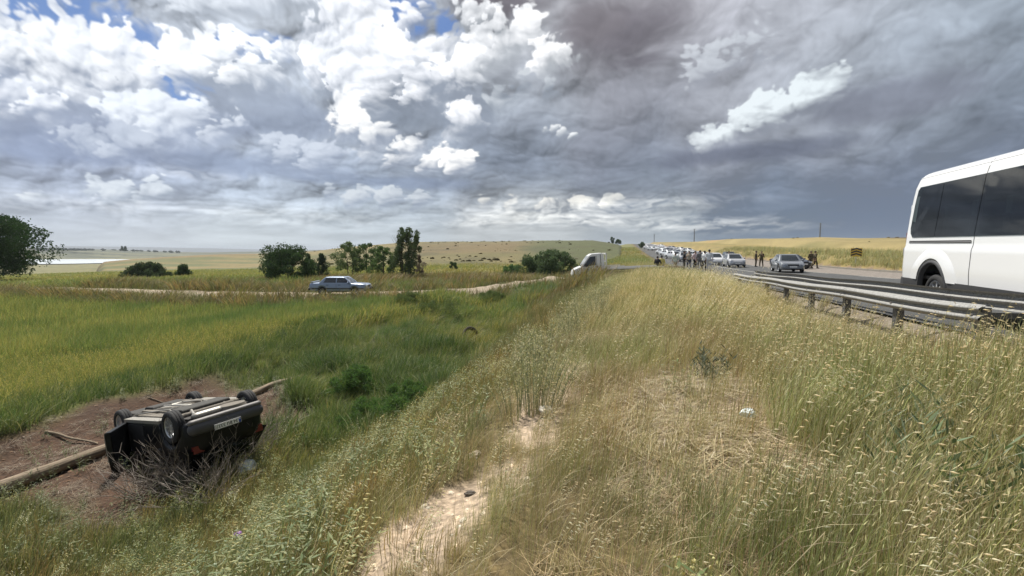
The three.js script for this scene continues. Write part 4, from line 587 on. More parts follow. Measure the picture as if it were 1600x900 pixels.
// ---- white flatbed recovery truck nosing down the side track
{
  const T = thing('flatbed_truck', 'white flatbed recovery truck facing left on the slope below the highway', 'truck');
  const white = phys(0.84, 0.84, 0.83, 0.35, { clearcoat: 0.5 }), dark = std(0.05, 0.04, 0.035, 0.8), deck = std(0.3, 0.28, 0.26, 0.7, { map: gritMap }), rust = std(0.12, 0.06, 0.04, 0.85, { map: gritMap });
  const prof = [[3.05, 0.5], [3.05, 0.78], [2.98, 1.02], [2.8, 1.16], [2.35, 1.32], [1.72, 2.16], [1.5, 2.3], [0.75, 2.34], [0.62, 2.3], [0.5, 1.0], [0.5, 0.5], [1.75, 0.5], [1.8, 0.72], [2.0, 0.88], [2.2, 0.92], [2.4, 0.88], [2.6, 0.72], [2.66, 0.5]];
  const tap = (g) => { const p = g.attributes.position; for (let i = 0; i < p.count; i++) { const y = p.getY(i), x = p.getX(i); p.setZ(i, p.getZ(i) * (y > 1.2 ? 1 - 0.12 * (y - 1.2) : 1) * (x > 2.2 ? 1 - 0.12 * (x - 2.2) : 1)); } g.computeVertexNormals(); return g; };
  const ext = (pts, d, z, bev = 0.05) => { const g = new THREE.ExtrudeGeometry(new THREE.Shape(pts.map((p) => new THREE.Vector2(...p))), { depth: d, bevelEnabled: bev > 0, bevelSize: bev, bevelThickness: bev, bevelSegments: 3 }); g.translate(0, 0, z); return tap(g); };
  mesh('cab', ext(prof, 1.86, -0.93), white, T);
  for (const sg of [1, -1]) {
    const z = sg * 0.985 - 0.005; mesh('side_window', ext([[2.2, 1.34], [2.18, 1.42], [1.64, 2.12], [1.2, 2.16], [1.2, 1.46], [1.5, 1.42]], 0.012, z, 0), V_GLASS, T);
    mesh('door_seam', ext([[1.12, 0.6], [1.14, 0.6], [1.14, 2.2], [1.12, 2.2]], 0.01, z, 0), V_BLACK, T); mesh('door_seam', ext([[0.74, 0.6], [0.78, 0.6], [0.84, 2.28], [0.8, 2.28]], 0.01, z, 0), V_BLACK, T);
    mesh('door_handle', box(0.12, 0.12, 0.03, 1.08, 1.3, sg * 1.0), V_BLACK, T); mesh('side_step', box(0.6, 0.08, 0.1, 1.15, 0.56, sg * 0.96), V_BLACK, T); mesh('headlight', box(0.3, 0.2, 0.28, 2.86, 1.0, sg * 0.72), V_LAMP, T); mesh('wing_mirror', roundBox(0.1, 0.3, 0.2, 0.04, 1.95, 1.5, sg * 1.12), V_BLACK, T);
    mesh('deck_rail', box(4.3, 0.1, 0.06, -1.9, 1.12, sg * 1.0), white, T); mesh('deck_rail', box(1.5, 0.05, 0.05, -0.3, 1.3, sg * 1.0), white, T);
    for (const x of [0.2, -0.95]) mesh('rail_post', box(0.06, 0.26, 0.05, x, 1.2, sg * 1.0), white, T);
    for (const x of [2.2, -2.2]) addWheel(T, x, 0.36, sg * 0.86, 0.36, 0.22, 6, std(0.4, 0.4, 0.4, 0.5)); mesh('mudguard', box(0.9, 0.04, 0.26, -2.2, 0.82, sg * 0.86), V_BLACK, T);
    mesh('chassis_rail', box(4.9, 0.18, 0.08, -1.9, 0.7, sg * 0.4), dark, T);
  }
  mesh('windscreen', (() => { const g = new THREE.PlaneGeometry(1.6, 0.98); g.rotateY(Math.PI / 2); g.rotateZ(0.64); g.translate(2.08, 1.79, 0); return g; })(), V_GLASS, T);
  mesh('headboard', joined([box(0.1, 1.35, 0.1, 0.36, 1.66, 0.88), box(0.1, 1.35, 0.1, 0.36, 1.66, -0.88), box(0.1, 0.1, 1.86, 0.36, 2.32, 0), box(0.08, 0.08, 1.7, 0.36, 1.7, 0)]), white, T);
  for (let k = 0; k < 9; k++) mesh('deck_plate', box(0.47, 0.06, 1.92, 0.12 - 0.5 * k, 1.03, 0), deck, T);
  mesh('ramp', joined([box(1.7, 0.08, 0.4, -4.9, 1.0, 0.6), box(1.7, 0.08, 0.4, -4.9, 1.0, -0.6)]), rust, T); mesh('tail_frame', joined([box(0.12, 0.4, 1.9, -4.1, 0.82, 0), box(0.7, 0.12, 0.1, -4.4, 0.72, 0.8), box(0.7, 0.12, 0.1, -4.4, 0.72, -0.8), box(0.1, 0.5, 0.12, -4.2, 0.6, 0.5), box(0.1, 0.5, 0.12, -4.2, 0.6, -0.5)]), rust, T);
  mesh('front_bumper', roundBox(1.8, 0.3, 0.2, 0.06).rotateY(Math.PI / 2).translate(3.02, 0.62, 0), std(0.5, 0.5, 0.5, 0.6), T);
  T.position.set(8.0, -1.4, -36.6); T.rotation.order = 'YXZ'; T.rotation.y = Math.PI - 0.06; T.rotation.z = -0.045;
}
// ---------------------------------------------------------------- a collector of blades, stems and seeds
const WIND = new THREE.Vector3(0.86, 0, 0.12);
class Tuft {                                                       // collects blades, stems and seeds of one tuft
  constructor(seed) { this.r = rng(seed); this.p = []; this.c = []; }
  tri(a, b, c, col) { for (const v of [a, b, c]) { this.p.push(v[0], v[1], v[2]); this.c.push(col[0], col[1], col[2]); } }
  quad(a, b, c, d, col) { this.tri(a, b, c, col); this.tri(a, c, d, col); }
  blade(x, z, h, w, lean, col, seg = 3, y0 = -0.04) {              // lean: sideways reach at the tip; returns the points of its axis
    const r = this.r, a = r() * 6.283, ca = Math.cos(a), sa = Math.sin(a), pts = [];
    let L = null, R = null;
    for (let i = 0; i <= seg; i++) {
      const s = i / seg, q = s * s * 0.75 + s * 0.25, drop = (lean[0] * lean[0] + lean[1] * lean[1]) / (2.2 * h) * s * s, c = [x + lean[0] * q, y0 + h * s - drop * 0.8, z + lean[1] * q], ww = w * 0.5 * (i === seg ? 0.06 : 1 - 0.55 * s * s);
      const l = [c[0] - ca * ww, c[1], c[2] - sa * ww], rr = [c[0] + ca * ww, c[1], c[2] + sa * ww];
      if (i) this.quad(L, R, rr, l, col); L = l; R = rr; pts.push(c);
    }
    return pts;
  }
  seed(p, d, len, wid, col) {                                      // a spikelet: a slim four-sided spindle
    const D = new THREE.Vector3(...d).normalize(), s = new THREE.Vector3(-D.z, 0.3, D.x).cross(D).normalize(), t = new THREE.Vector3().crossVectors(D, s), m = [p[0] + D.x * len * 0.38, p[1] + D.y * len * 0.38, p[2] + D.z * len * 0.38], e = [p[0] + D.x * len, p[1] + D.y * len, p[2] + D.z * len];
    const k = [s, t, s.clone().negate(), t.clone().negate()].map((v, i) => [m[0] + v.x * wid * (i % 2 ? 0.35 : 0.5), m[1] + v.y * wid * (i % 2 ? 0.35 : 0.5), m[2] + v.z * wid * (i % 2 ? 0.35 : 0.5)]);
    for (let i = 0; i < 4; i++) { this.tri(p, k[(i + 1) % 4], k[i], col); this.tri(e, k[i], k[(i + 1) % 4], col); }
  }
  spindle2(p, d, len, wid, col) { const D = new THREE.Vector3(...d).normalize(), a = this.r() * 3.14, s = new THREE.Vector3(Math.cos(a), 0, Math.sin(a)); const m = [p[0] + D.x * len * 0.45, p[1] + D.y * len * 0.45, p[2] + D.z * len * 0.45], e = [p[0] + D.x * len, p[1] + D.y * len, p[2] + D.z * len]; this.quad(p, [m[0] + s.x * wid / 2, m[1], m[2] + s.z * wid / 2], e, [m[0] - s.x * wid / 2, m[1], m[2] - s.z * wid / 2], col); }
  build() { const g = new THREE.BufferGeometry(); g.setAttribute('position', new THREE.Float32BufferAttribute(this.p, 3)); g.setAttribute('color', new THREE.Float32BufferAttribute(this.c, 3)); g.computeVertexNormals(); return g; }
}
const vary = (r, c, k = 0.25) => { const v = 1 + (r() - 0.5) * 2 * k, w = 1 + (r() - 0.5) * 0.16; return [c[0] * v * w, c[1] * v, c[2] * v / w]; };
const pick = (r, list) => list[Math.floor(r() * list.length)];
const grassMat2 = new THREE.MeshPhysicalMaterial({ vertexColors: true, roughness: 0.9, side: THREE.DoubleSide, transmission: 0.4, thickness: 0 });
// ---------------------------------------------------------------- where a direction of view meets the land (used to survey positions)
function spot(u, v) {
  const x = (u - 800) / 700, y = (450 - v) / 700, cp = Math.cos(PITCH), sp = Math.sin(PITCH), d = new THREE.Vector3(x, y * cp - sp, -(cp + y * sp)).normalize();
  let s = 0.5; for (let k = 0; k < 4000; k++) { const X = d.x * s, Y = EYE + d.y * s, Z = d.z * s, h = Y - landY(X, Z); if (h < 0.004) break; s += Math.max(0.004, h * 0.35); if (s > 3000) break; }
  return new THREE.Vector3(d.x * s, landY(d.x * s, d.z * s), d.z * s);
}
// ---------------------------------------------------------------- trees and bushes: trunk, limbs and leaf clumps spread through lobes of the crown
const leafMats = {};
const leafMat = (c) => (leafMats[c.join()] ??= new THREE.MeshPhysicalMaterial({ vertexColors: true, color: new THREE.Color().setRGB(c[0] * 1.2, c[1] * 1.5, c[2] * 1.3), roughness: 0.9, side: THREE.DoubleSide, transmission: 0.35, thickness: 0 }));
const barkM = std(0.13, 0.1, 0.075, 0.9, { map: gritMap, bumpMap: gritBump, bumpScale: 0.02 });
function tree(name, label, category, x, z, o, group) {
  const r = rng(o.seed), y0 = landY(x, z) - 0.05, T = thing(name, label, category, [x, y0, z], 0, group);
  const stems = [], P = [], C = [], ends = [];
  for (let k = 0; k < (o.stems ?? 1); k++) {
    const a = r() * 6.28, sp = (o.spread ?? 0.1) * o.w * (k ? 1 : 0.3), bx = Math.cos(a) * sp * 0.4, bz = Math.sin(a) * sp * 0.4, tx = Math.cos(a) * sp + (o.lean ?? 0) * o.h * 0.5, tz = Math.sin(a) * sp, R0 = o.trunk / Math.sqrt(o.stems ?? 1);
    const pts = [[bx, -0.1, bz], [bx + (tx - bx) * 0.3, o.h * 0.28, bz + (tz - bz) * 0.3], [tx * 0.75, o.h * 0.6, tz * 0.75], [tx, o.h * 0.92, tz]];
    for (let i = 0; i < 3; i++) stems.push(bar(pts[i], pts[i + 1], R0 * (1 - i * 0.3), R0 * (1 - (i + 1) * 0.3), 8));
    for (let j = 0; j < (o.limbs ?? 5); j++) { const s = 0.22 + 0.65 * r(), i = Math.min(2, Math.floor(s * 3)), f = s * 3 - i, b = pts[i].map((v, c) => mix(v, pts[i + 1][c], f)), an = r() * 6.28, l = o.w * (0.2 + 0.22 * r()) * (1 - 0.5 * s), e = [b[0] + Math.cos(an) * l, b[1] + l * (o.up ?? 0.6), b[2] + Math.sin(an) * l]; stems.push(bar(b, e, R0 * 0.32, R0 * 0.1, 6)); ends.push(e); }
  }
  mesh('trunk', joined(stems), barkM, T);
  // crown: lobes on an envelope, each a cloud of small clumps of three or four leaves
  const lobes = []; for (let k = 0; k < o.lobes; k++) { const s = (k + 0.5) / o.lobes, h = mix(o.base, 0.96, Math.pow(s, o.bias ?? 1)), wide = o.shape(h), a = k * 2.4 + r(), q = wide * o.w / 2 * (0.25 + 0.85 * r()); lobes.push([Math.cos(a) * q + (o.lean ?? 0) * o.h * h * h, h * o.h, Math.sin(a) * q, o.lobe * (0.5 + 1.0 * r() * r() + 0.25 * r()) * (0.55 + 0.45 * wide)]); }
  for (let n = 0; n < o.leaves; n++) {
    const [lx, ly, lz, lr] = lobes[Math.floor(r() * lobes.length)], a = r() * 6.28, cz = r() * 2 - 1, q = Math.cbrt(0.25 + 0.75 * r()) * lr * (0.8 + 0.5 * r() * r()), sn = Math.sqrt(1 - cz * cz), c = [lx + Math.cos(a) * sn * q, ly + cz * q * (o.tallLobe ?? 0.8), lz + Math.sin(a) * sn * q];
    if (c[1] < 0.06 * o.h) continue;
    const tone = 0.7 + 0.6 * r(), col = [tone * (0.9 + 0.25 * r()), tone, tone * (0.8 + 0.3 * r())];
    for (let m = 0; m < 3; m++) {
      const t1 = r() * 6.28, t2 = (r() - 0.5) * 2.2, l = o.leaf * (0.7 + 0.6 * r()), w = l * (o.slim ?? 0.5), dx = Math.cos(t1) * Math.cos(t2) + (o.windy ?? 0.2), dy = Math.sin(t2) + (o.lift ?? 0), dz = Math.sin(t1) * Math.cos(t2), d = new THREE.Vector3(dx, dy, dz).normalize(), s = new THREE.Vector3(-d.z + 0.2, r() - 0.5, d.x).cross(d).normalize(), o2 = [(r() - 0.5) * o.leaf, (r() - 0.5) * o.leaf, (r() - 0.5) * o.leaf], b = c.map((v, i) => v + o2[i]), e = [b[0] + d.x * l, b[1] + d.y * l, b[2] + d.z * l], mid = b.map((v, i) => mix(v, e[i], 0.5)), L = [mid[0] + s.x * w / 2, mid[1] + s.y * w / 2, mid[2] + s.z * w / 2], Rr = [mid[0] - s.x * w / 2, mid[1] - s.y * w / 2, mid[2] - s.z * w / 2];
      for (const v of [b, L, e, b, e, Rr]) { P.push(...v); C.push(...col); }
    }
  }
  const g = new THREE.BufferGeometry(); g.setAttribute('position', new THREE.Float32BufferAttribute(P, 3)); g.setAttribute('color', new THREE.Float32BufferAttribute(C, 3)); g.computeVertexNormals();
  mesh('crown', g, leafMat(o.col), T); return T;
}
const ROUND = (h) => Math.sqrt(Math.max(0, 1 - ((h - 0.5) / 0.55) ** 2)), DOME = (h) => Math.sqrt(Math.max(0.02, 1 - (h * 0.95) ** 2)), CONE = (h) => Math.max(0.05, 1 - h * 0.92), PLUME = (h) => 0.5 + 0.5 * Math.sin(Math.min(1, h * 0.9 + 0.12) * Math.PI), FLAME = (h) => Math.sin(Math.min(1, h * 1.15 + 0.1) * Math.PI) ** 0.7 * 0.9 + 0.1;
const at = (u, d) => [(u - 800) / 700 * d, -d];
{
  const darkG = [0.045, 0.066, 0.026], midG = [0.072, 0.098, 0.036], greyG = [0.12, 0.135, 0.062], pop = [0.075, 0.088, 0.042];
  tree('tree', 'large dark green tree at the left edge, beyond the field', 'tree', ...at(-10, 60), { seed: 1, h: 8.9, w: 9.6, trunk: 0.36, limbs: 9, lobes: 52, lobe: 1.9, base: 0.2, shape: ROUND, leaves: 10500, leaf: 0.27, col: [0.03, 0.052, 0.018] });
  tree('bush', 'wide dark bush in the field right of the large tree', 'bush', ...at(229, 64), { seed: 2, h: 2.15, w: 4.9, trunk: 0.12, stems: 4, spread: 0.3, limbs: 4, lobes: 22, lobe: 0.75, base: 0.18, shape: DOME, leaves: 3600, leaf: 0.2, col: [0.055, 0.066, 0.034] });
  tree('bush', 'small dark bush with ragged top beside the wide bush', 'bush', ...at(286, 68), { seed: 3, h: 1.8, w: 2.3, trunk: 0.1, stems: 3, spread: 0.3, limbs: 4, lobes: 11, lobe: 0.5, base: 0.2, shape: CONE, leaves: 1500, leaf: 0.18, col: darkG });
  tree('tree', 'broad round dark tree behind the rear of the silver blue saloon', 'tree', ...at(447, 51), { seed: 4, h: 3.65, w: 5.0, trunk: 0.2, stems: 3, spread: 0.22, limbs: 6, lobes: 30, lobe: 0.85, base: 0.14, shape: ROUND, leaves: 6500, leaf: 0.17, col: darkG, lift: 0.3 });
  tree('conifer', 'narrow dark conifer between the round tree and the pale trees', 'tree', ...at(503, 56), { seed: 5, h: 3.1, w: 2.1, trunk: 0.12, limbs: 8, lobes: 20, lobe: 0.5, base: 0.1, shape: CONE, leaves: 2600, leaf: 0.15, slim: 0.3, col: [0.05, 0.066, 0.036], lift: 0.4 });
  tree('conifer', 'second dark conifer touching the round tree', 'tree', ...at(482, 58), { seed: 15, h: 3.1, w: 1.9, trunk: 0.1, limbs: 8, lobes: 16, lobe: 0.45, base: 0.1, shape: CONE, leaves: 1800, leaf: 0.15, slim: 0.3, col: [0.05, 0.068, 0.032], lift: 0.4 });
  tree('tree', 'airy pale green tree above the bonnet of the saloon', 'tree', ...at(545, 58), { seed: 6, h: 4.6, w: 4.6, trunk: 0.12, stems: 2, spread: 0.2, limbs: 9, lobes: 22, lobe: 0.62, base: 0.2, shape: PLUME, leaves: 1900, leaf: 0.17, col: greyG, lift: 0.5 });
  tree('tree', 'bushy mid green tree second left of the tall poplar', 'tree', ...at(572, 60), { seed: 7, h: 4.4, w: 4.2, trunk: 0.12, limbs: 9, lobes: 22, lobe: 0.62, base: 0.14, shape: PLUME, leaves: 2200, leaf: 0.17, col: midG, lift: 0.5 });
  tree('tree', 'thin light green tree just left of the tall poplar', 'tree', ...at(599, 57), { seed: 8, h: 3.9, w: 3.6, trunk: 0.1, limbs: 9, lobes: 20, lobe: 0.56, base: 0.16, shape: PLUME, leaves: 1800, leaf: 0.17, col: [0.095, 0.12, 0.046], lift: 0.5 });
  tree('poplar', 'tall dark poplar bending in the wind, highest of the row', 'tree', ...at(633, 55), { seed: 9, h: 6.0, w: 3.7, trunk: 0.16, stems: 5, spread: 0.3, limbs: 12, up: 1.8, lobes: 44, lobe: 0.42, tallLobe: 2.0, base: 0.14, shape: PLUME, leaves: 4200, leaf: 0.17, col: pop, lift: 0.8, lean: 0.06, windy: 0.5 });
  tree('bush', 'pinkish brown sapling at the foot of the tall poplar', 'bush', ...at(655, 56), { seed: 10, h: 2.9, w: 1.5, trunk: 0.06, stems: 2, limbs: 9, lobes: 12, lobe: 0.34, base: 0.2, shape: FLAME, leaves: 700, leaf: 0.13, col: [0.19, 0.13, 0.12], lift: 0.5 });
  tree('bush', 'lone small bush in the open right of the poplar', 'bush', ...at(708, 74), { seed: 11, h: 1.4, w: 1.7, trunk: 0.07, stems: 2, spread: 0.3, limbs: 6, lobes: 7, lobe: 0.34, base: 0.3, shape: DOME, leaves: 600, leaf: 0.15, col: darkG });
  tree('bush', 'big grey green thicket left of the flatbed truck', 'bush', ...at(868, 50), { seed: 12, h: 3.2, w: 5.6, trunk: 0.12, stems: 5, spread: 0.36, limbs: 5, lobes: 34, lobe: 0.75, base: 0.12, shape: DOME, leaves: 6500, leaf: 0.16, col: [0.09, 0.108, 0.054], lift: 0.3 });
  tree('bush', 'lower thicket adjoining the big one on its left', 'bush', ...at(836, 52), { seed: 13, h: 2.6, w: 4.2, trunk: 0.1, stems: 4, spread: 0.36, limbs: 5, lobes: 24, lobe: 0.62, base: 0.12, shape: DOME, leaves: 4200, leaf: 0.16, col: [0.075, 0.096, 0.044], lift: 0.3 });
  tree('bush', 'small bright green bush left of the thickets', 'bush', ...at(799, 54), { seed: 14, h: 1.5, w: 2.5, trunk: 0.06, stems: 3, spread: 0.3, limbs: 4, lobes: 12, lobe: 0.45, base: 0.2, shape: DOME, leaves: 1500, leaf: 0.15, col: [0.11, 0.155, 0.06] });
  const ditch = [0.085, 0.125, 0.036];
  [[575, 668, 0.75, 1.7, 'low leafy clump in the ditch right of the wreck, nearest the camera'], [640, 650, 0.9, 2.0, 'broad leafy clump at the bottom of the slope, middle of the ditch'], [560, 610, 0.8, 1.8, 'leafy clump behind the thin end of the fallen pole'], [680, 500, 1.1, 3.0, 'wide shaggy clump in the ditch left of the old tyre'], [770, 478, 1.0, 2.6, 'shaggy clump in the ditch right of the old tyre'], [640, 478, 0.9, 2.6, 'shaggy clump on the field edge below the poplar']].forEach(([u, v, h, w, label], i) => { const p = spot(u, v); tree('leafy_clump', label, 'plant', p.x, p.z, { seed: 40 + i, h, w, trunk: 0.02, stems: 5, spread: 0.34, limbs: 3, lobes: 26, lobe: w * 0.13, base: 0.1, shape: DOME, leaves: 2600, leaf: 0.085, slim: 0.3, col: i > 2 ? [0.11, 0.12, 0.045] : ditch, lift: 0.5, windy: 0.4 }); });
  tree('bush', 'dark bush on the skyline where the highway crests', 'bush', ...at(1002, 205), { seed: 16, h: 2.6, w: 2.6, trunk: 0.1, stems: 3, spread: 0.3, limbs: 4, lobes: 9, lobe: 0.6, base: 0.25, shape: ROUND, leaves: 700, leaf: 0.3, col: darkG });
  for (const [u, d, h, w, s, l] of [[956, 330, 5.2, 2.6, 21, 'pointed dark tree on the hill crest, left of a lower bush'], [966, 330, 3.2, 5.2, 22, 'low dark bush on the hill crest beside a pointed tree']]) { const t = tree('tree', l, 'tree', ...at(u, d), { seed: s, h, w, trunk: 0.16, limbs: 4, lobes: 8, lobe: w * 0.26, base: 0.2, shape: ROUND, leaves: 500, leaf: 0.5, col: darkG }); t.position.y = EYE + (390 - 381.5) / 700 * d; }
  for (const [u, s] of [[193, 23], [198, 24]]) { const t = tree('poplar', u === 193 ? 'left one of two tiny dark poplars beyond the lake' : 'right one of two tiny dark poplars beyond the lake', 'tree', ...at(u, 900), { seed: s, h: 9, w: 3.4, trunk: 0.3, limbs: 3, lobes: 8, lobe: 1.3, tallLobe: 1.6, base: 0.15, shape: FLAME, leaves: 300, leaf: 1.2, col: darkG }); t.position.y = EYE - (392 - 390) / 700 * 900; }
  { const r = rng(51), g = new THREE.IcosahedronGeometry(1, 1), p = g.attributes.position; for (let i = 0; i < p.count; i++) { const k = 0.7 + 0.4 * Math.sin(p.getX(i) * 8 + p.getY(i) * 11 + p.getZ(i) * 6); p.setXYZ(i, p.getX(i) * k, p.getY(i) * k * 0.7, p.getZ(i) * k); } g.computeVertexNormals();
    const ray = new THREE.Raycaster(), hills = scene.children.filter((o) => o.name.startsWith('hill')), L = [], H = hills[0].geometry.attributes.position, G = hills[4].geometry.attributes.position;
    for (const [P, n, s0, lo] of [[H, 1500, 0.4, 0.08], [G, 700, 0.4, 0.12]]) for (let k = 0; k < n; k++) { const i = Math.floor(r() * (P.count - 700)), x = P.getX(i) + (r() - 0.5) * 4, z = P.getZ(i) + (r() - 0.5) * 4, y = P.getY(i); if (Math.hypot(x, z) > 420 || fbm(x * 0.03, z * 0.03, 3) < lo || y < landY(x, z)) continue; L.push([x, y, z, s0 * (0.5 + r() * r() * 2)]); }
    const m = new THREE.InstancedMesh(g, std(0.17, 0.15, 0.08, 0.95), L.length), M = new THREE.Matrix4(), q = new THREE.Quaternion(), c = new THREE.Color(); L.forEach(([x, y, z, s], i) => { M.compose(new THREE.Vector3(x, y, z), q, new THREE.Vector3(s, s, s)); m.setMatrixAt(i, M); const v = 0.6 + 0.9 * r(); m.setColorAt(i, c.setRGB(v, v * 0.97, v * 0.9)); }); m.name = 'hill_scrub'; tag(m, 'low scrub dotted over the hills', 'scrub', null, 'stuff'); scene.add(m); }
  { // the hazy line of trees and farmsteads along the far ridge, and low scrub on the hills
    const r = rng(88), M = new THREE.Matrix4(), q = new THREE.Quaternion(), g = new THREE.IcosahedronGeometry(1, 1), p = g.attributes.position; for (let i = 0; i < p.count; i++) { const k = 0.75 + 0.35 * Math.sin(p.getX(i) * 9 + p.getY(i) * 7 + p.getZ(i) * 5); p.setXYZ(i, p.getX(i) * k, p.getY(i) * k, p.getZ(i) * k); } g.computeVertexNormals();
    const L = []; for (let k = 0; k < 90; k++) { const u = 60 + 90 * r() + (k % 3 === 0 ? 180 * r() : 0), d = 1620 + 60 * r(); L.push([(u - 800) / 700 * d, EYE - (lin(u, [[60, -1.2], [180, -0.2], [260, 2.6], [330, 4]]) + 0.4) / 700 * d, -d, 4 + 5 * r(), 2.5 + 3 * r()]); }
    const m = new THREE.InstancedMesh(g, std(0.05, 0.062, 0.034, 0.9), L.length); L.forEach(([x, y, z, s, h], i) => { M.compose(new THREE.Vector3(x, y, z), q, new THREE.Vector3(s, h, s)); m.setMatrixAt(i, M); }); m.name = 'treeline'; tag(m, 'far dark line of trees on the ridge beyond the lake', 'trees', null, 'stuff'); scene.add(m);
  }
}
// ---------------------------------------------------------------- single plants near the camera
function stalkPlant(name, label, category, p, o) {                   // many upright stalks set with small leaves or seeds
  const T = new Tuft(o.seed), r = T.r, g = thing(name, label, category, [p.x, p.y - 0.02, p.z]), S = new Tuft(o.seed + 500);
  for (let k = 0; k < o.n; k++) {
    const a = r() * 6.28, q = Math.sqrt(r()) * o.w / 2, h = o.h * (0.6 + 0.4 * r()), pts = T.blade(Math.cos(a) * q * 0.45, Math.sin(a) * q * 0.45, h, o.thick ?? 0.008, [Math.cos(a) * q * 0.55 + o.lean * h, Math.sin(a) * q * 0.55], vary(r, o.stem, 0.2), 4);
    for (let j = 0; j < o.m; j++) { const s = mix(o.from ?? 0.8, 4, r()), i = Math.min(3, Math.floor(s)), f = s - i, c = [0, 1, 2].map((x) => mix(pts[i][x], pts[i + 1][x], f)), b = r() * 6.28; S.spindle2(c, [Math.cos(b) * 0.7, 0.5 + 0.5 * r(), Math.sin(b) * 0.7], o.leaf * (0.7 + 0.6 * r()), o.leaf * (o.slim ?? 0.4), vary(r, pick(r, o.cols), 0.2)); }
  }
  mesh('stems', T.build(), grassMat2, g).userData.kind = 'stuff'; mesh(o.part ?? 'leaves', S.build(), grassMat2, g).userData.kind = 'stuff'; return g;
}
// ---------------------------------------------------------------- plants that stand out, and what lies about
{
  const SIL = { stem: [0.2, 0.22, 0.11], cols: [[0.36, 0.35, 0.16], [0.28, 0.29, 0.12], [0.6, 0.55, 0.33]] };
  const p0 = spot(842, 640);
  stalkPlant('silvery_shrub', 'silvery shrub of many upright pale spikes above the bare track', 'shrub', p0, { seed: 1, n: 95, w: 1.15, h: 1.05, lean: 0.08, thick: 0.009, m: 30, leaf: 0.034, ...SIL, from: 1.4 });
  stalkPlant('silvery_shrub', 'smaller silvery shrub with bent spikes on the left of the big one', 'shrub', spot(800, 655), { seed: 2, n: 22, w: 0.5, h: 0.75, lean: -0.1, m: 22, leaf: 0.03, ...SIL, from: 1.6 });
  const R = rng(5), list = []; for (let k = 0; k < 46; k++) { const s = k / 46; list.push([mix(-1.5, -0.6, s) - 0.5 + 0.9 * R(), mix(6.2, 16, s) + R(), 0.6 + 0.45 * R()]); }
  const T = new Tuft(77), S = new Tuft(78), r = T.r; for (let k = 0; k < 16; k++) { const a = r() * 6.28, q = Math.sqrt(r()) * 0.3, h = 0.5 + 0.35 * r(), pts = T.blade(Math.cos(a) * q * 0.5, Math.sin(a) * q * 0.5, h, 0.008, [Math.cos(a) * q * 0.5 + 0.1 * h, Math.sin(a) * q * 0.5], vary(r, SIL.stem), 4); for (let j = 0; j < 20; j++) { const s = mix(1.2, 4, r()), i = Math.min(3, Math.floor(s)), f = s - i, c = [0, 1, 2].map((x) => mix(pts[i][x], pts[i + 1][x], f)), b = r() * 6.28; T.spindle2(c, [Math.cos(b) * 0.7, 0.7, Math.sin(b) * 0.7], 0.035 + 0.02 * r(), 0.016, vary(r, pick(r, SIL.cols))); } }
  const im = new THREE.InstancedMesh(T.build(), grassMat2, list.length), M = new THREE.Matrix4(), q = new THREE.Quaternion(); list.forEach(([L, t, s], i) => { const [x, z] = XZ(L, t); q.setFromAxisAngle(new THREE.Vector3(0, 1, 0), i * 2.1); M.compose(new THREE.Vector3(x, landY(x, z), z), q, new THREE.Vector3(s, s, s)); im.setMatrixAt(i, M); }); im.name = 'silvery_weeds'; tag(im, 'strip of silvery spiked weeds running along the edge of the crest', 'weeds', null, 'stuff'); scene.add(im);
  stalkPlant('pale_shrub', 'pale yellow green plant with seed spikes left of the bare track', 'shrub', spot(690, 752), { seed: 3, n: 16, w: 0.7, h: 0.5, lean: 0.05, m: 16, leaf: 0.035, stem: [0.4, 0.4, 0.2], cols: [[0.62, 0.6, 0.34], [0.5, 0.52, 0.26], [0.4, 0.44, 0.2]] });
  stalkPlant('dark_thistle', 'dark grey green thistle standing among the golden grass', 'thistle', spot(1112, 604), { seed: 4, n: 22, w: 0.62, h: 0.55, lean: 0.05, m: 14, leaf: 0.08, slim: 0.22, stem: [0.14, 0.16, 0.09], cols: [[0.1, 0.125, 0.07], [0.15, 0.17, 0.1], [0.08, 0.1, 0.055]] });
  stalkPlant('thistle_stalk', 'single tall thistle with a dark round head beside the silvery shrub', 'thistle', spot(824, 628), { seed: 6, n: 2, w: 0.1, h: 0.85, lean: 0.02, m: 7, leaf: 0.06, slim: 0.25, stem: [0.18, 0.19, 0.1], cols: [[0.12, 0.14, 0.07]] });
  stalkPlant('thistle_stalk', 'lone thin green stalk standing beside the bare track', 'thistle', spot(783, 762), { seed: 7, n: 2, w: 0.06, h: 0.55, lean: -0.04, m: 6, leaf: 0.05, slim: 0.22, stem: [0.2, 0.2, 0.09], cols: [[0.16, 0.18, 0.08]] });
  stalkPlant('green_shrub', 'broad leafy green plant at the lower right among wild oats', 'shrub', spot(1500, 840), { seed: 8, n: 34, w: 0.9, h: 0.72, lean: 0.1, m: 10, leaf: 0.13, slim: 0.2, stem: [0.14, 0.17, 0.06], cols: [[0.1, 0.15, 0.055], [0.15, 0.2, 0.08], [0.08, 0.12, 0.04]] });
  stalkPlant('green_shrub', 'leafy blue green plant in the right foreground, farther than the broad one', 'shrub', spot(1420, 730), { seed: 9, n: 30, w: 0.8, h: 0.72, lean: 0.1, m: 10, leaf: 0.11, slim: 0.2, stem: [0.16, 0.19, 0.09], cols: [[0.13, 0.18, 0.09], [0.17, 0.22, 0.11]] });
  stalkPlant('bare_shrub', 'bare twiggy weed standing in the green ditch', 'shrub', spot(572, 520), { seed: 10, n: 9, w: 0.8, h: 1.3, lean: 0.05, m: 8, leaf: 0.09, slim: 0.12, stem: [0.22, 0.17, 0.12], cols: [[0.24, 0.2, 0.13]], part: 'twigs' });
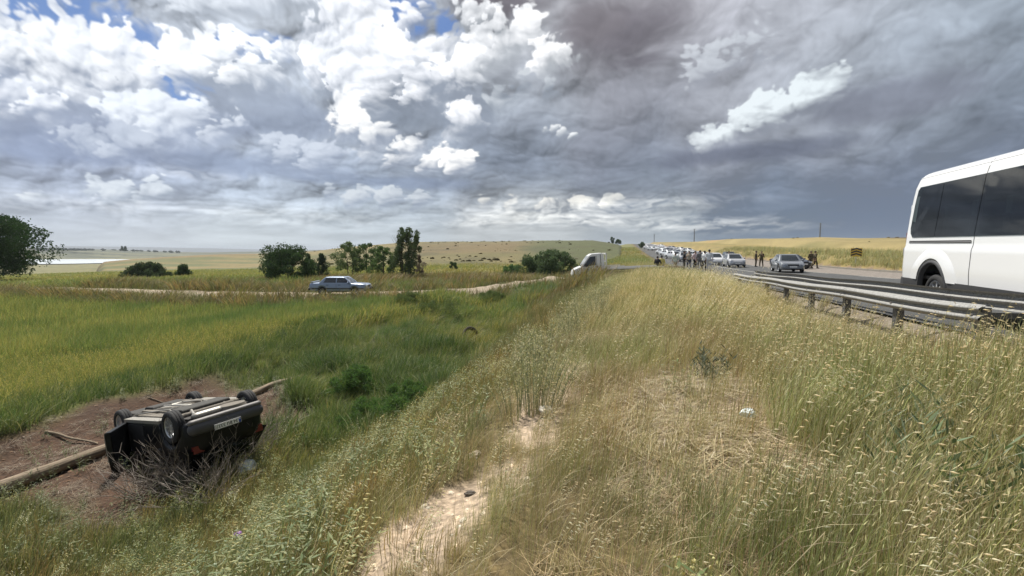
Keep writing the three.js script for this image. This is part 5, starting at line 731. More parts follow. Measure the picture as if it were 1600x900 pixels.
  // tall bleached stems in front of the guardrail
  const tall = [[1585, 690, 1.0, 0.16], [1560, 650, 0.95, 0.1], [1500, 660, 1.0, 0.24], [1460, 640, 0.9, 0.3], [1400, 600, 0.85, 0.34], [1370, 585, 0.85, 0.42]];
  tall.forEach(([u, v, h, lean], i) => { const p = spot(u, v), T2 = new Tuft(300 + i), S2 = new Tuft(320 + i), r2 = T2.r, g = thing('tall_stem', ['tallest bleached grass stem at the right edge', 'bleached stem second from the right edge', 'leaning bleached stem below the minibus wheel', 'thick green stem leaning across the guardrail', 'green stem leaning before the last guardrail post', 'long green stem leaning left of the last guardrail post'][i], 'grass stem', [p.x, p.y, p.z]);
    const pts = T2.blade(0, 0, h, 0.011, [lean * h, 0.05], i < 3 ? [0.58, 0.52, 0.3] : [0.34, 0.38, 0.16], 6); for (let k = 0; k < 2; k++) T2.blade(0, 0, h * (0.5 + 0.3 * k), 0.012, [lean * h * 1.4, 0.1 - 0.2 * k], [0.4, 0.38, 0.18], 5);
    for (let k = 0; k < 24; k++) { const s = mix(4.2, 6, r2()), j = Math.min(5, Math.floor(s)), f = s - j, c = [0, 1, 2].map((x) => mix(pts[j][x], pts[j + 1][x], f)); S2.seed([c[0] + 0.04 * r2(), c[1] + 0.02 * r2(), c[2] + 0.06 * (r2() - 0.5)], [1, 0.2 - 0.5 * r2(), (r2() - 0.5) * 0.7], 0.026, 0.007, vary(r2, [0.76, 0.66, 0.42], 0.12)); }
    mesh('stem', T2.build(), grassMat2, g).userData.kind = 'stuff'; mesh('seed_head', S2.build(), grassMat2, g).userData.kind = 'stuff'; });
}
{
  // dead brush in front of the wreck: four tangled dry shrubs
  const brushM = std(0.25, 0.215, 0.185, 0.9), brush = (label, u, v, seed, n, len) => { const p = spot(u, v), r = rng(seed), g = thing('dead_shrub', label, 'dead shrub', [p.x, p.y, p.z]), parts = [], twigs = [];
    for (let k = 0; k < n; k++) { const a = r() * 6.28, tilt = 0.3 + 0.9 * r(), l = len * (0.5 + 0.6 * r()), b = [(r() - 0.5) * 0.7, 0.02, (r() - 0.5) * 0.7]; let c = b, d = new THREE.Vector3(Math.cos(a) * Math.sin(tilt), Math.cos(tilt), Math.sin(a) * Math.sin(tilt)); const N = 4;
      for (let i = 0; i < N; i++) { const e = [c[0] + d.x * l / N, Math.max(0.02, c[1] + d.y * l / N), c[2] + d.z * l / N]; parts.push(bar(c, e, 0.0095 * (1 - i / N * 0.7), 0.0095 * (1 - (i + 1) / N * 0.7), 4)); if (i > 0) for (let m = 0; m < 2; m++) { const q = d.clone().add(new THREE.Vector3(r() - 0.5, r() - 0.3, r() - 0.5).multiplyScalar(1.5)).normalize(), tl = l * (0.15 + 0.2 * r()); twigs.push(bar(e, [e[0] + q.x * tl, Math.max(0.02, e[1] + q.y * tl), e[2] + q.z * tl], 0.0045, 0.0018, 3)); } c = e; d.add(new THREE.Vector3((r() - 0.5) * 0.5, (r() - 0.6) * 0.4, (r() - 0.5) * 0.5)).normalize(); } }
    mesh('branches', joined(parts), brushM, g).userData.kind = 'stuff'; mesh('twigs', joined(twigs), brushM, g).userData.kind = 'stuff'; };
  brush('grey dead shrub in front of the rear corner of the overturned car', 300, 748, 61, 70, 1.15); brush('grey dead shrub leaning on the rear bumper under the number plate', 368, 722, 62, 60, 1.15); brush('low tangle of dead twigs below the open door of the wreck', 240, 772, 63, 60, 0.95); brush('grey dead twigs nearest the camera below the wreck', 325, 782, 64, 50, 0.9); brush('dead shrub at the right end of the rear bumper', 408, 704, 65, 34, 0.9);
  // fallen utility pole and a broken branch
  const wood = std(0.4, 0.32, 0.235, 0.9, { map: gritMap, bumpMap: gritBump, bumpScale: 0.012 });
  const pole = (name, label, a, b, ra, rb, cat, bend) => { const A = spot(...a), B = spot(...b), pts = []; for (let k = 0; k <= 12; k++) { const s = k / 12, x = mix(A.x, B.x, s), z = mix(A.z, B.z, s); pts.push(new THREE.Vector3(x + bend * Math.sin(s * 9), 0, z)); } const line = pts.map((p, k) => { const s = k / 12; return Math.max(landY(p.x, p.z), 0.0 + mix(A.y, B.y, s)); }); const g = thing(name, label, cat, [A.x, A.y, A.z]), segs = []; pts.forEach((p, k) => { p.y = line[k] + mix(ra, rb, k / 12) * 0.9; p.sub(A); });
    const curve = new THREE.CatmullRomCurve3(pts), tube = new THREE.TubeGeometry(curve, 60, 1, 14), q = tube.attributes.position, v = new THREE.Vector3(); for (let i = 0; i <= 60; i++) { const c = curve.getPointAt(i / 60); for (let j = 0; j <= 14; j++) { const k = i * 15 + j; v.fromBufferAttribute(q, k).sub(c).multiplyScalar(mix(ra, rb, i / 60) * (1 + 0.06 * noise(i * 0.4, j * 0.5))).add(c); q.setXYZ(k, v.x, v.y, v.z); } } tube.computeVertexNormals(); mesh('shaft', tube, wood, g);
    for (const e of [0, 1]) { const c = curve.getPointAt(e), t = curve.getTangentAt(e).multiplyScalar(e ? 1 : -1), r = e ? rb : ra; mesh(e ? 'thin_end' : 'butt_end', bar([c.x, c.y, c.z], [c.x + t.x * 0.03, c.y + t.y * 0.03, c.z + t.z * 0.03], r * 0.98, r * 0.6, 12), std(0.4, 0.31, 0.21, 0.9), g); } };
  pole('fallen_pole', 'long fallen wooden utility pole passing behind the overturned car', [-70, 798], [478, 590], 0.15, 0.085, 'pole', 0.03);
  pole('broken_branch', 'short broken branch lying above the fallen pole', [72, 676], [150, 694], 0.034, 0.024, 'branch', 0.06);
  pole('dry_stick', 'thin pale stick leaning at the grass edge beyond the wreck', [232, 622], [262, 632], 0.02, 0.014, 'stick', 0.02);
  // worn tyre by the ditch
  { const p = spot(735, 532), T = thing('old_tyre', 'worn tyre half sunk in the grass of the ditch', 'tyre', [p.x, p.y + 0.3, p.z]), w = wheelGeos(0.38, 0.26, 6); mesh('tread', w.tyre, std(0.11, 0.095, 0.085, 0.95, { map: gritMap }), T); T.rotation.set(-0.5, 0.45, 0.1); }
  // litter, stone
  const crumple = (name, label, cat, p, s, sq, col, seed, rough = 0.6) => { const g = new THREE.IcosahedronGeometry(1, 3), q = g.attributes.position; for (let i = 0; i < q.count; i++) { const x = q.getX(i), y = q.getY(i), z = q.getZ(i), k = 1 + 0.5 * Math.abs(noise(x * 2.3 + seed, y * 2.3 + z * 1.7)) - 0.35 * Math.abs(noise(x * 5 + seed, z * 5 + y * 3)); q.setXYZ(i, x * k * s * sq[0], Math.max(-0.3, y * k) * s * sq[1], z * k * s * sq[2]); } g.computeVertexNormals(); const m = mesh(name, g, std(...col, rough), scene); m.position.set(p.x, p.y + s * sq[1] * 0.3, p.z); m.rotation.y = seed; return tag(m, label, cat); };
  const lift = (u, v, h) => { const p = spot(u, v); p.y += h; return p; };
  crumple('plastic_bag', 'crumpled white plastic bag on the flattened straw', 'litter', lift(1167, 676, 0.16), 0.055, [1.2, 0.9, 0.9], [0.72, 0.8, 0.82], 3.1);
  crumple('purple_wrapper', 'small crumpled purple wrapper in the weeds at lower left', 'litter', lift(374, 874, 0.32), 0.055, [1, 0.9, 0.8], [0.24, 0.12, 0.3], 5.7);
  crumple('plastic_sheet', 'torn whitish plastic sheet in the grass below the rear of the wreck', 'litter', lift(388, 740, 0.12), 0.22, [1.2, 0.55, 0.8], [0.55, 0.58, 0.54], 8.3);
  crumple('pale_stone', 'pale stone at the top end of the bare track', 'stone', lift(853, 650, 0.05), 0.07, [1.3, 0.7, 0.9], [0.5, 0.46, 0.38], 2.2, 0.9);
  crumple('pale_stone', 'rounded pale stone half way along the bare track', 'stone', lift(742, 712, 0.0), 0.05, [1.5, 0.6, 0.9], [0.45, 0.39, 0.31], 4.4, 0.9);
  crumple('dark_clod', 'dark clod lying on the bare track', 'stone', lift(735, 772, 0.0), 0.034, [1.4, 0.6, 0.8], [0.1, 0.085, 0.07], 6.4, 0.9);
}
// ---------------------------------------------------------------- people along the road: one continuous body each, clothes and hair as its children
{
  const field = (bones, lo, hi, cell, k) => {                        // bones: [ax, ay, az, bx, by, bz, ra, rb]
    const n = Math.ceil(Math.max(hi[0] - lo[0], hi[1] - lo[1], hi[2] - lo[2]) / cell) + 3, mc = new MarchingCubes(n, new THREE.MeshBasicMaterial(), false, false, 60000), c = [(lo[0] + hi[0]) / 2, (lo[1] + hi[1]) / 2, (lo[2] + hi[2]) / 2], hs = n * cell / 2;
    for (let z = 0; z < n; z++) for (let y = 0; y < n; y++) for (let x = 0; x < n; x++) {
      const px = c[0] + (x / (n / 2) - 1) * hs, py = c[1] + (y / (n / 2) - 1) * hs, pz = c[2] + (z / (n / 2) - 1) * hs; let d = 9;
      if (px < lo[0] - cell * 2 || px > hi[0] + cell * 2 || py < lo[1] - cell * 2 || py > hi[1] + cell * 2 || pz < lo[2] - cell * 2 || pz > hi[2] + cell * 2) { mc.field[x + y * n + z * n * n] = -1; continue; }
      for (const b of bones) { const dx = b[3] - b[0], dy = b[4] - b[1], dz = b[5] - b[2], t = clamp(((px - b[0]) * dx + (py - b[1]) * dy + (pz - b[2]) * dz) / (dx * dx + dy * dy + dz * dz + 1e-9)), q = Math.hypot(px - b[0] - dx * t, py - b[1] - dy * t, pz - b[2] - dz * t) - mix(b[6], b[7], t), h = clamp(0.5 + 0.5 * (d - q) / k); d = mix(d, q, h) - k * h * (1 - h); }
      mc.field[x + y * n + z * n * n] = -d;
    }
    mc.isolation = 0; mc.update(); const m = mc.count, g = new THREE.BufferGeometry(); g.setAttribute('position', new THREE.Float32BufferAttribute(Array.from(mc.positionArray.slice(0, m * 3), (v, i) => v * hs + c[i % 3]), 3)); g.setAttribute('normal', new THREE.Float32BufferAttribute(Array.from(mc.normalArray.slice(0, m * 3)), 3)); return g;
  };
  const head = () => { const g = new THREE.SphereGeometry(0.1, 20, 18), p = g.attributes.position; for (let i = 0; i < p.count; i++) { let x = p.getX(i), y = p.getY(i), z = p.getZ(i); const f = z > 0 ? 1 : 0; x *= y < -0.02 ? 0.78 + (y + 0.1) * 1.2 : 0.86; const nose = f * Math.exp(-((x / 0.014) ** 2) - ((y + 0.012) / 0.022) ** 2) * 0.022, brow = f * Math.exp(-(((y - 0.022) / 0.012) ** 2)) * 0.005, eye = f * (Math.exp(-(((x - 0.032) / 0.012) ** 2) - ((y - 0.006) / 0.01) ** 2) + Math.exp(-(((x + 0.032) / 0.012) ** 2) - ((y - 0.006) / 0.01) ** 2)) * -0.008, mouth = f * Math.exp(-((x / 0.022) ** 2) - ((y + 0.05) / 0.006) ** 2) * -0.004; z = z * 0.98 + nose + brow + eye + mouth; y *= 1.18; p.setXYZ(i, x, y, z); } g.computeVertexNormals(); const e = [-1, 1].map((s) => { const q = new THREE.SphereGeometry(0.024, 8, 6); q.scale(0.4, 1.2, 0.8); q.translate(s * 0.086, 0, -0.005); return q; }); return joined([g, ...e]); };
  const hand = () => { const b = [], palm = new THREE.SphereGeometry(0.04, 10, 8); palm.scale(0.42, 1.15, 0.95); palm.translate(0, -0.05, 0); b.push(palm); [[0.03, 0.072, 0.1], [0.011, 0.08, 0.16], [-0.009, 0.075, 0.2], [-0.028, 0.06, 0.26]].forEach(([z, l, c]) => { const m = [0.006 + c * 0.05, -0.09 - l * 0.55, z]; b.push(bar([0, -0.085, z], m, 0.0095, 0.0085, 6), bar(m, [0.014 + c * 0.14, -0.09 - l, z], 0.0085, 0.007, 6)); }); b.push(bar([0, -0.035, 0.034], [0.006, -0.075, 0.058], 0.012, 0.01, 6), bar([0.006, -0.075, 0.058], [0.01, -0.105, 0.062], 0.01, 0.008, 6)); return joined(b); };
  const H = head(), HA = hand();
  const POSES = [
    { armL: [[-0.21, 1.4, 0], [-0.27, 1.12, -0.02], [-0.27, 0.86, 0.07]], armR: [[0.21, 1.4, 0], [0.27, 1.12, -0.02], [0.26, 0.86, 0.08]], legL: [[-0.1, 0.92, 0], [-0.12, 0.5, 0.02], [-0.13, 0.09, -0.02]], legR: [[0.1, 0.92, 0], [0.12, 0.5, 0.02], [0.14, 0.09, 0.0]] },
    { armL: [[-0.21, 1.4, 0], [-0.36, 1.17, -0.06], [-0.19, 1.04, 0.05]], armR: [[0.21, 1.4, 0], [0.27, 1.12, 0.04], [0.18, 1.3, 0.22]], legL: [[-0.1, 0.92, 0], [-0.13, 0.5, 0.05], [-0.15, 0.09, 0.0]], legR: [[0.1, 0.92, 0], [0.13, 0.5, 0.0], [0.18, 0.09, -0.04]] },
    { armL: [[-0.21, 1.4, 0], [-0.26, 1.13, -0.12], [-0.25, 0.9, -0.12]], armR: [[0.21, 1.4, 0], [0.26, 1.13, 0.08], [0.24, 0.93, 0.24]], legL: [[-0.1, 0.92, 0], [-0.1, 0.52, 0.16], [-0.11, 0.1, 0.2]], legR: [[0.1, 0.92, 0], [0.1, 0.5, 0.02], [0.11, 0.16, -0.28]] },
  ];
  const seg = (pts, rs) => pts.slice(1).map((p, i) => [...pts[i], ...p, rs[i], rs[i + 1]]);
  const built = POSES.map((P) => {
    const torso = [[0, 0.98, 0, 0, 1.18, -0.01, 0.135, 0.125], [-0.05, 0.96, 0, 0.05, 0.96, 0, 0.13, 0.13], [-0.06, 1.3, 0, 0.06, 1.3, 0, 0.125, 0.125], [-0.15, 1.42, -0.01, 0.15, 1.42, -0.01, 0.072, 0.072], [0, 1.42, -0.01, 0, 1.58, 0.01, 0.06, 0.055]];
    const arms = [...seg(P.armL, [0.055, 0.043, 0.03]), ...seg(P.armR, [0.055, 0.043, 0.03])], legs = [...seg(P.legL, [0.092, 0.062, 0.042]), ...seg(P.legR, [0.092, 0.062, 0.042])], feet = [P.legL[2], P.legR[2]].map((f) => [f[0], f[1] - 0.045, f[2] - 0.03, f[0] * 1.08, f[1] - 0.055, f[2] + 0.15, 0.043, 0.035]);
    const body = field([...torso, ...arms, ...legs, ...feet], [-0.45, 0, -0.4], [0.45, 1.66, 0.42], 0.03, 0.05);
    const hd = H.clone(); hd.translate(0, 1.66, 0.02); const hands = [P.armL, P.armR].map((a, i) => { const g = HA.clone(), d = new THREE.Vector3(...a[2]).sub(new THREE.Vector3(...a[1])).normalize(); if (i) g.rotateY(0.3); g.applyQuaternion(new THREE.Quaternion().setFromUnitVectors(new THREE.Vector3(0, -1, 0), d)); g.translate(...a[2]); return g; });
    const infl = (L, r) => L.map((b) => [...b.slice(0, 6), b[6] + r, b[7] + r]);
    const sleeve = (a) => [...a[0], ...a[1].map((v, i) => mix(a[0][i], v, 0.92)), 0.07, 0.062], cut = (a) => [...a[1], ...a[1].map((v, i) => mix(v, a[2][i], 0.15)), 0.058, 0.055];
    const shirt = field([...infl(torso.slice(0, 4), 0.018), sleeve(P.armL), sleeve(P.armR), cut(P.armL), cut(P.armR)], [-0.5, 0.86, -0.3], [0.5, 1.52, 0.32], 0.026, 0.04), trousers = field([...infl(legs, 0.016), [-0.06, 0.95, 0, 0.06, 0.95, 0, 0.138, 0.138]], [-0.32, 0.1, -0.42], [0.32, 1.03, 0.35], 0.026, 0.035), shoes = field(infl(feet, 0.014), [-0.3, 0, -0.4], [0.3, 0.18, 0.42], 0.022, 0.01);
    const hair = new THREE.SphereGeometry(0.108, 16, 10, 0, 6.283, 0, 1.75); hair.scale(0.9, 1.14, 1.02); hair.rotateX(-0.5); hair.translate(0, 1.672, 0.008);
    return { body: joined([body, hd, ...hands].map((g) => { g = g.index ? g.toNonIndexed() : g; g.deleteAttribute('uv'); return g; })), shirt, trousers, shoes, hair };
  });
  const skin = std(0.42, 0.26, 0.18, 0.65), hairM = std(0.012, 0.01, 0.009, 0.7), shoeM = std(0.03, 0.028, 0.026, 0.7);
  const camoTex = noiseTex(64, 9, (() => { const f = tile((u, v) => fbm(u * 5, v * 5, 3)); return (u, v) => { const n = f(u, v); return n > 0.12 ? [0.3, 0.29, 0.2] : n > -0.05 ? [0.42, 0.38, 0.27] : [0.2, 0.16, 0.11]; }; })(), true);
  for (const b of built) for (const k of ['shirt', 'trousers']) { const p = b[k].attributes.position, uv = []; for (let i = 0; i < p.count; i++) uv.push(p.getX(i) * 1.6 + p.getZ(i), p.getY(i) * 1.6); b[k].setAttribute('uv', new THREE.Float32BufferAttribute(uv, 2)); }
  const camo = new THREE.MeshStandardMaterial({ map: camoTex, roughness: 0.9 }), cloth = (r, g, b) => std(r, g, b, 0.9);
  const person = (label, u, d, pose, shirt, trousers, turn, scale = 1, hat) => { const x = (u - 800) / 700 * d, z = -d, L = Lof(x, z), t = Tof(x, z), y = L > 5.1 && L < 21 ? roadY(t) : landY(x, z), B = built[pose], g = thing('person', label, 'person', [x, y - 0.01, z], turn); g.scale.setScalar(scale); const b = mesh('body', B.body, skin, g); mesh('shirt', B.shirt, shirt, b); mesh('trousers', B.trousers, trousers, b); mesh('shoes', B.shoes, shoeM, b); mesh(hat ? 'cap' : 'hair', B.hair, hat ?? hairM, b); return g; };
  const white = cloth(0.72, 0.73, 0.74), dark = cloth(0.02, 0.021, 0.024), jeans = cloth(0.05, 0.06, 0.09), grey = cloth(0.16, 0.16, 0.165), pink = cloth(0.62, 0.5, 0.5), yellow = cloth(0.62, 0.55, 0.18), mint = cloth(0.5, 0.56, 0.5), tan = cloth(0.42, 0.36, 0.27);
  person('person in a white shirt and pale trousers, tallest of the group on the shoulder', 1107.5, 40, 0, white, cloth(0.5, 0.5, 0.5), 2.6, 1.06);
  person('person in a white shirt and dark trousers beside the tallest one', 1100, 41, 1, white, dark, 2.2, 1.0);
  person('person in grey clothes between the pink shirt and the white shirts', 1093, 42, 0, grey, grey, 2.9, 1.03);
  person('person in a pale pink shirt, arm bent, left of the grey one', 1085.5, 43, 1, pink, dark, 0.4, 1.0);
  person('person in a light tan shirt half hidden behind the dark one', 1076, 47, 0, tan, jeans, -0.6);
  person('person in black leaning, hands on hips, in the middle of the group', 1068.5, 43, 1, dark, dark, 1.2, 1.0);
  person('person in a mint white shirt walking away, left end of the roadside group', 1055, 44, 2, mint, tan, 3.0, 1.0);
  person('person in dark clothes standing by the tail of the flatbed truck', 1027, 38.5, 1, dark, dark, 2.4, 0.95);
  person('person in a yellow shirt close behind the dark one by the truck tail', 1033.5, 39.2, 0, yellow, tan, 2.8, 0.95);
  person('camouflaged person with a cap beside the silver hatchback', 1138, 55, 0, camo, camo, 0.5, 1.0, camo);
  person('camouflaged person, left one of two before the bank', 1180.5, 51, 0, camo, camo, 1.0, 1.02, camo);
  person('camouflaged person, right one of two before the bank', 1189, 52, 1, camo, camo, -0.8, 1.0, camo);
  person('camouflaged person with arms down at the kerb right of the dark saloon', 1266, 46, 0, camo, camo, 0.2, 1.02, camo);
  person('camouflaged person turned sideways at the kerb right of the dark saloon', 1272.5, 46.6, 2, camo, camo, 1.5, 1.02, camo);
}
// ---------------------------------------------------------------- grasses, sown over the land in copies of a few tufts
const C_STRAW = [[0.54, 0.47, 0.24], [0.44, 0.39, 0.17], [0.62, 0.55, 0.32], [0.38, 0.38, 0.14], [0.26, 0.28, 0.1], [0.36, 0.27, 0.15], [0.2, 0.235, 0.085]], C_DRYGREEN = [[0.33, 0.34, 0.12], [0.25, 0.29, 0.09], [0.42, 0.4, 0.18], [0.2, 0.255, 0.075]], C_GREEN = [[0.15, 0.215, 0.06], [0.2, 0.255, 0.075], [0.11, 0.165, 0.05], [0.27, 0.29, 0.1], [0.33, 0.31, 0.14]], C_OLIVE = [[0.24, 0.25, 0.09], [0.31, 0.29, 0.125], [0.18, 0.215, 0.07], [0.36, 0.31, 0.16], [0.22, 0.18, 0.1], [0.15, 0.18, 0.06]];
function grassTuft(seed, n, rad, h0, h1, w, lean, cols, heads = 0, headCol = [0.66, 0.58, 0.38]) {
  const T = new Tuft(seed), r = T.r;
  for (let i = 0; i < n; i++) {
    const a = r() * 6.283, q = Math.sqrt(r()) * rad, h = mix(h0, h1, r()), k = lean * h * (0.1 + 1.5 * r()), sp = (r() - 0.3) * 0.75 * h, col = vary(r, pick(r, cols));
    const pts = T.blade(Math.cos(a) * q, Math.sin(a) * q, h, w * (0.7 + 0.6 * r()), [WIND.x * k + Math.cos(a) * sp, WIND.z * k + Math.sin(a) * sp], col);
    if (r() < heads) { const tip = pts[3], b = pts[2], d = [tip[0] - b[0], tip[1] - b[1], tip[2] - b[2]]; T.spindle2([mix(b[0], tip[0], 0.55), mix(b[1], tip[1], 0.55), mix(b[2], tip[2], 0.55)], [d[0] + 0.06, d[1], d[2]], 0.045 + 0.035 * r(), w * 1.9, vary(r, headCol, 0.15)); }
  }
  return T.build();
}
function oatTuft(seed, n, rad, h0, h1, size, detail) {              // wild oat: tall bent stems, loose one-sided sprays of pale spikelets
  const T = new Tuft(seed), r = T.r;
  for (let i = 0; i < n; i++) {
    const a = r() * 6.283, q = Math.sqrt(r()) * rad, h = mix(h0, h1, r()), k = h * (0.28 + 0.4 * r()), col = vary(r, [0.5, 0.45, 0.24], 0.2);
    const pts = T.blade(Math.cos(a) * q, Math.sin(a) * q, h, 0.0042 * size, [WIND.x * k + (r() - 0.5) * 0.2 * h, WIND.z * k + (r() - 0.5) * 0.25 * h], col, 5);
    const m = 9 + Math.floor(r() * 9);
    for (let j = 0; j < m; j++) {
      const s = 2.6 + 2.4 * (j / m), i0 = Math.min(4, Math.floor(s)), f = s - i0, p = [0, 1, 2].map((c) => mix(pts[i0][c], pts[i0 + 1][c], f));
      const o = [p[0] + 0.05 * r(), p[1] + 0.03 * (r() - 0.6), p[2] + 0.06 * (r() - 0.5)], len = (0.023 + 0.013 * r()) * size, d = [0.85, -1.5 + 1.8 * r(), (r() - 0.45) * 1.3], c2 = vary(r, [0.84, 0.78, 0.58], 0.16);
      if (detail) T.seed(o, d, len, 0.0072 * size, c2); else T.spindle2(o, d, len * 1.15, 0.0075 * size, c2);
    }
  }
  return T.build();
}
function weedTuft(seed, cols, flower) {                             // low leafy weed with tiny pale flower heads
  const T = new Tuft(seed), r = T.r;
  for (let i = 0; i < 9; i++) {
    const a = r() * 6.283, h = 0.22 + 0.25 * r(), pts = T.blade((r() - 0.5) * 0.16, (r() - 0.5) * 0.16, h, 0.005, [Math.cos(a) * 0.12, Math.sin(a) * 0.12], vary(r, cols[0]), 3);
    for (let j = 0; j < 9; j++) { const s = 0.4 + 2.5 * r(), i0 = Math.floor(s), f = s - i0, p = [0, 1, 2].map((c) => mix(pts[i0][c], pts[Math.min(3, i0 + 1)][c], f)), b = r() * 6.28; T.spindle2(p, [Math.cos(b), 0.5 * r(), Math.sin(b)], 0.04 + 0.03 * r(), 0.014, vary(r, pick(r, cols))); }
    if (flower) for (let j = 0; j < 5; j++) { const b = r() * 6.28, p = pts[3]; T.seed([p[0] + (r() - 0.5) * 0.07, p[1] + (r() - 0.5) * 0.07, p[2] + (r() - 0.5) * 0.07], [Math.cos(b), 0.8, Math.sin(b)], 0.016, 0.013, vary(r, flower, 0.1)); }
  }
  return T.build();
}
function stemTuft(seed) {                                            // a few long bleached stems crossing at steep and flat angles, some snapped
  const T = new Tuft(seed), r = T.r;
  for (let i = 0; i < 4; i++) { const a = r() * 6.28, h = 0.45 + 0.45 * r(), k = h * (0.2 + 0.9 * r()), col = vary(r, pick(r, [[0.62, 0.56, 0.36], [0.52, 0.44, 0.26], [0.42, 0.42, 0.2], [0.3, 0.22, 0.13]]), 0.15), p = T.blade((r() - 0.5) * 0.2, (r() - 0.5) * 0.2, h, 0.0055, [Math.cos(a) * k, Math.sin(a) * k], col, 4); if (r() < 0.5) { const e = p[3]; T.quad(e, [e[0] + 0.004, e[1], e[2]], [e[0] + 0.16 * Math.cos(a + 1), e[1] - 0.2, e[2] + 0.16 * Math.sin(a + 1)], [e[0] + 0.16 * Math.cos(a + 1) - 0.003, e[1] - 0.2, e[2] + 0.16 * Math.sin(a + 1)], col); } }
  return T.build();
}
function mulchTuft(seed) {                                          // straw pressed flat
  const T = new Tuft(seed), r = T.r;
  for (let i = 0; i < 44; i++) { const a = 0.25 + (r() - 0.5) * 1.6 + (r() < 0.3 ? 2 : 0), l = 0.18 + 0.3 * r(), x = (r() - 0.5) * 0.4, z = (r() - 0.5) * 0.4, y = 0.01 + 0.07 * r(), w = 0.0018 + 0.0016 * r(), c = Math.cos(a), s = Math.sin(a), e = y + (r() - 0.4) * 0.09, col = vary(r, pick(r, [[0.46, 0.38, 0.22], [0.36, 0.27, 0.16], [0.56, 0.48, 0.3], [0.28, 0.2, 0.12], [0.4, 0.37, 0.19]])); T.quad([x - s * w, y, z + c * w], [x + s * w, y, z - c * w], [x + c * l + s * w * 0.4, e, z + s * l - c * w * 0.4], [x + c * l - s * w * 0.4, e, z + s * l + c * w * 0.4], col); }
  return T.build();
}
function clodLump(seed) { const g = new THREE.IcosahedronGeometry(1, 1), r = rng(seed), p = g.attributes.position, m = {}; for (let i = 0; i < p.count; i++) { const k = [p.getX(i), p.getY(i), p.getZ(i)].map((v) => v.toFixed(2)).join(); m[k] ??= 0.65 + 0.6 * r(); p.setXYZ(i, p.getX(i) * m[k], p.getY(i) * m[k] * 0.7, p.getZ(i) * m[k]); } g.computeVertexNormals(); return g; }
const grassMat = grassMat2;
const SOWN = {};
function sowInto(key, x, y, z, s, turn, tint, sy = s) { (SOWN[key] ??= []).push([x, y, z, s, turn, tint, sy]); }
const SR = rng(4242);
const zones = [[0, 4.5, 0.1], [4.5, 9, 0.135], [9, 17, 0.19], [17, 32, 0.3], [32, 62, 0.55], [62, 130, 1.3], [130, 260, 3.0]];
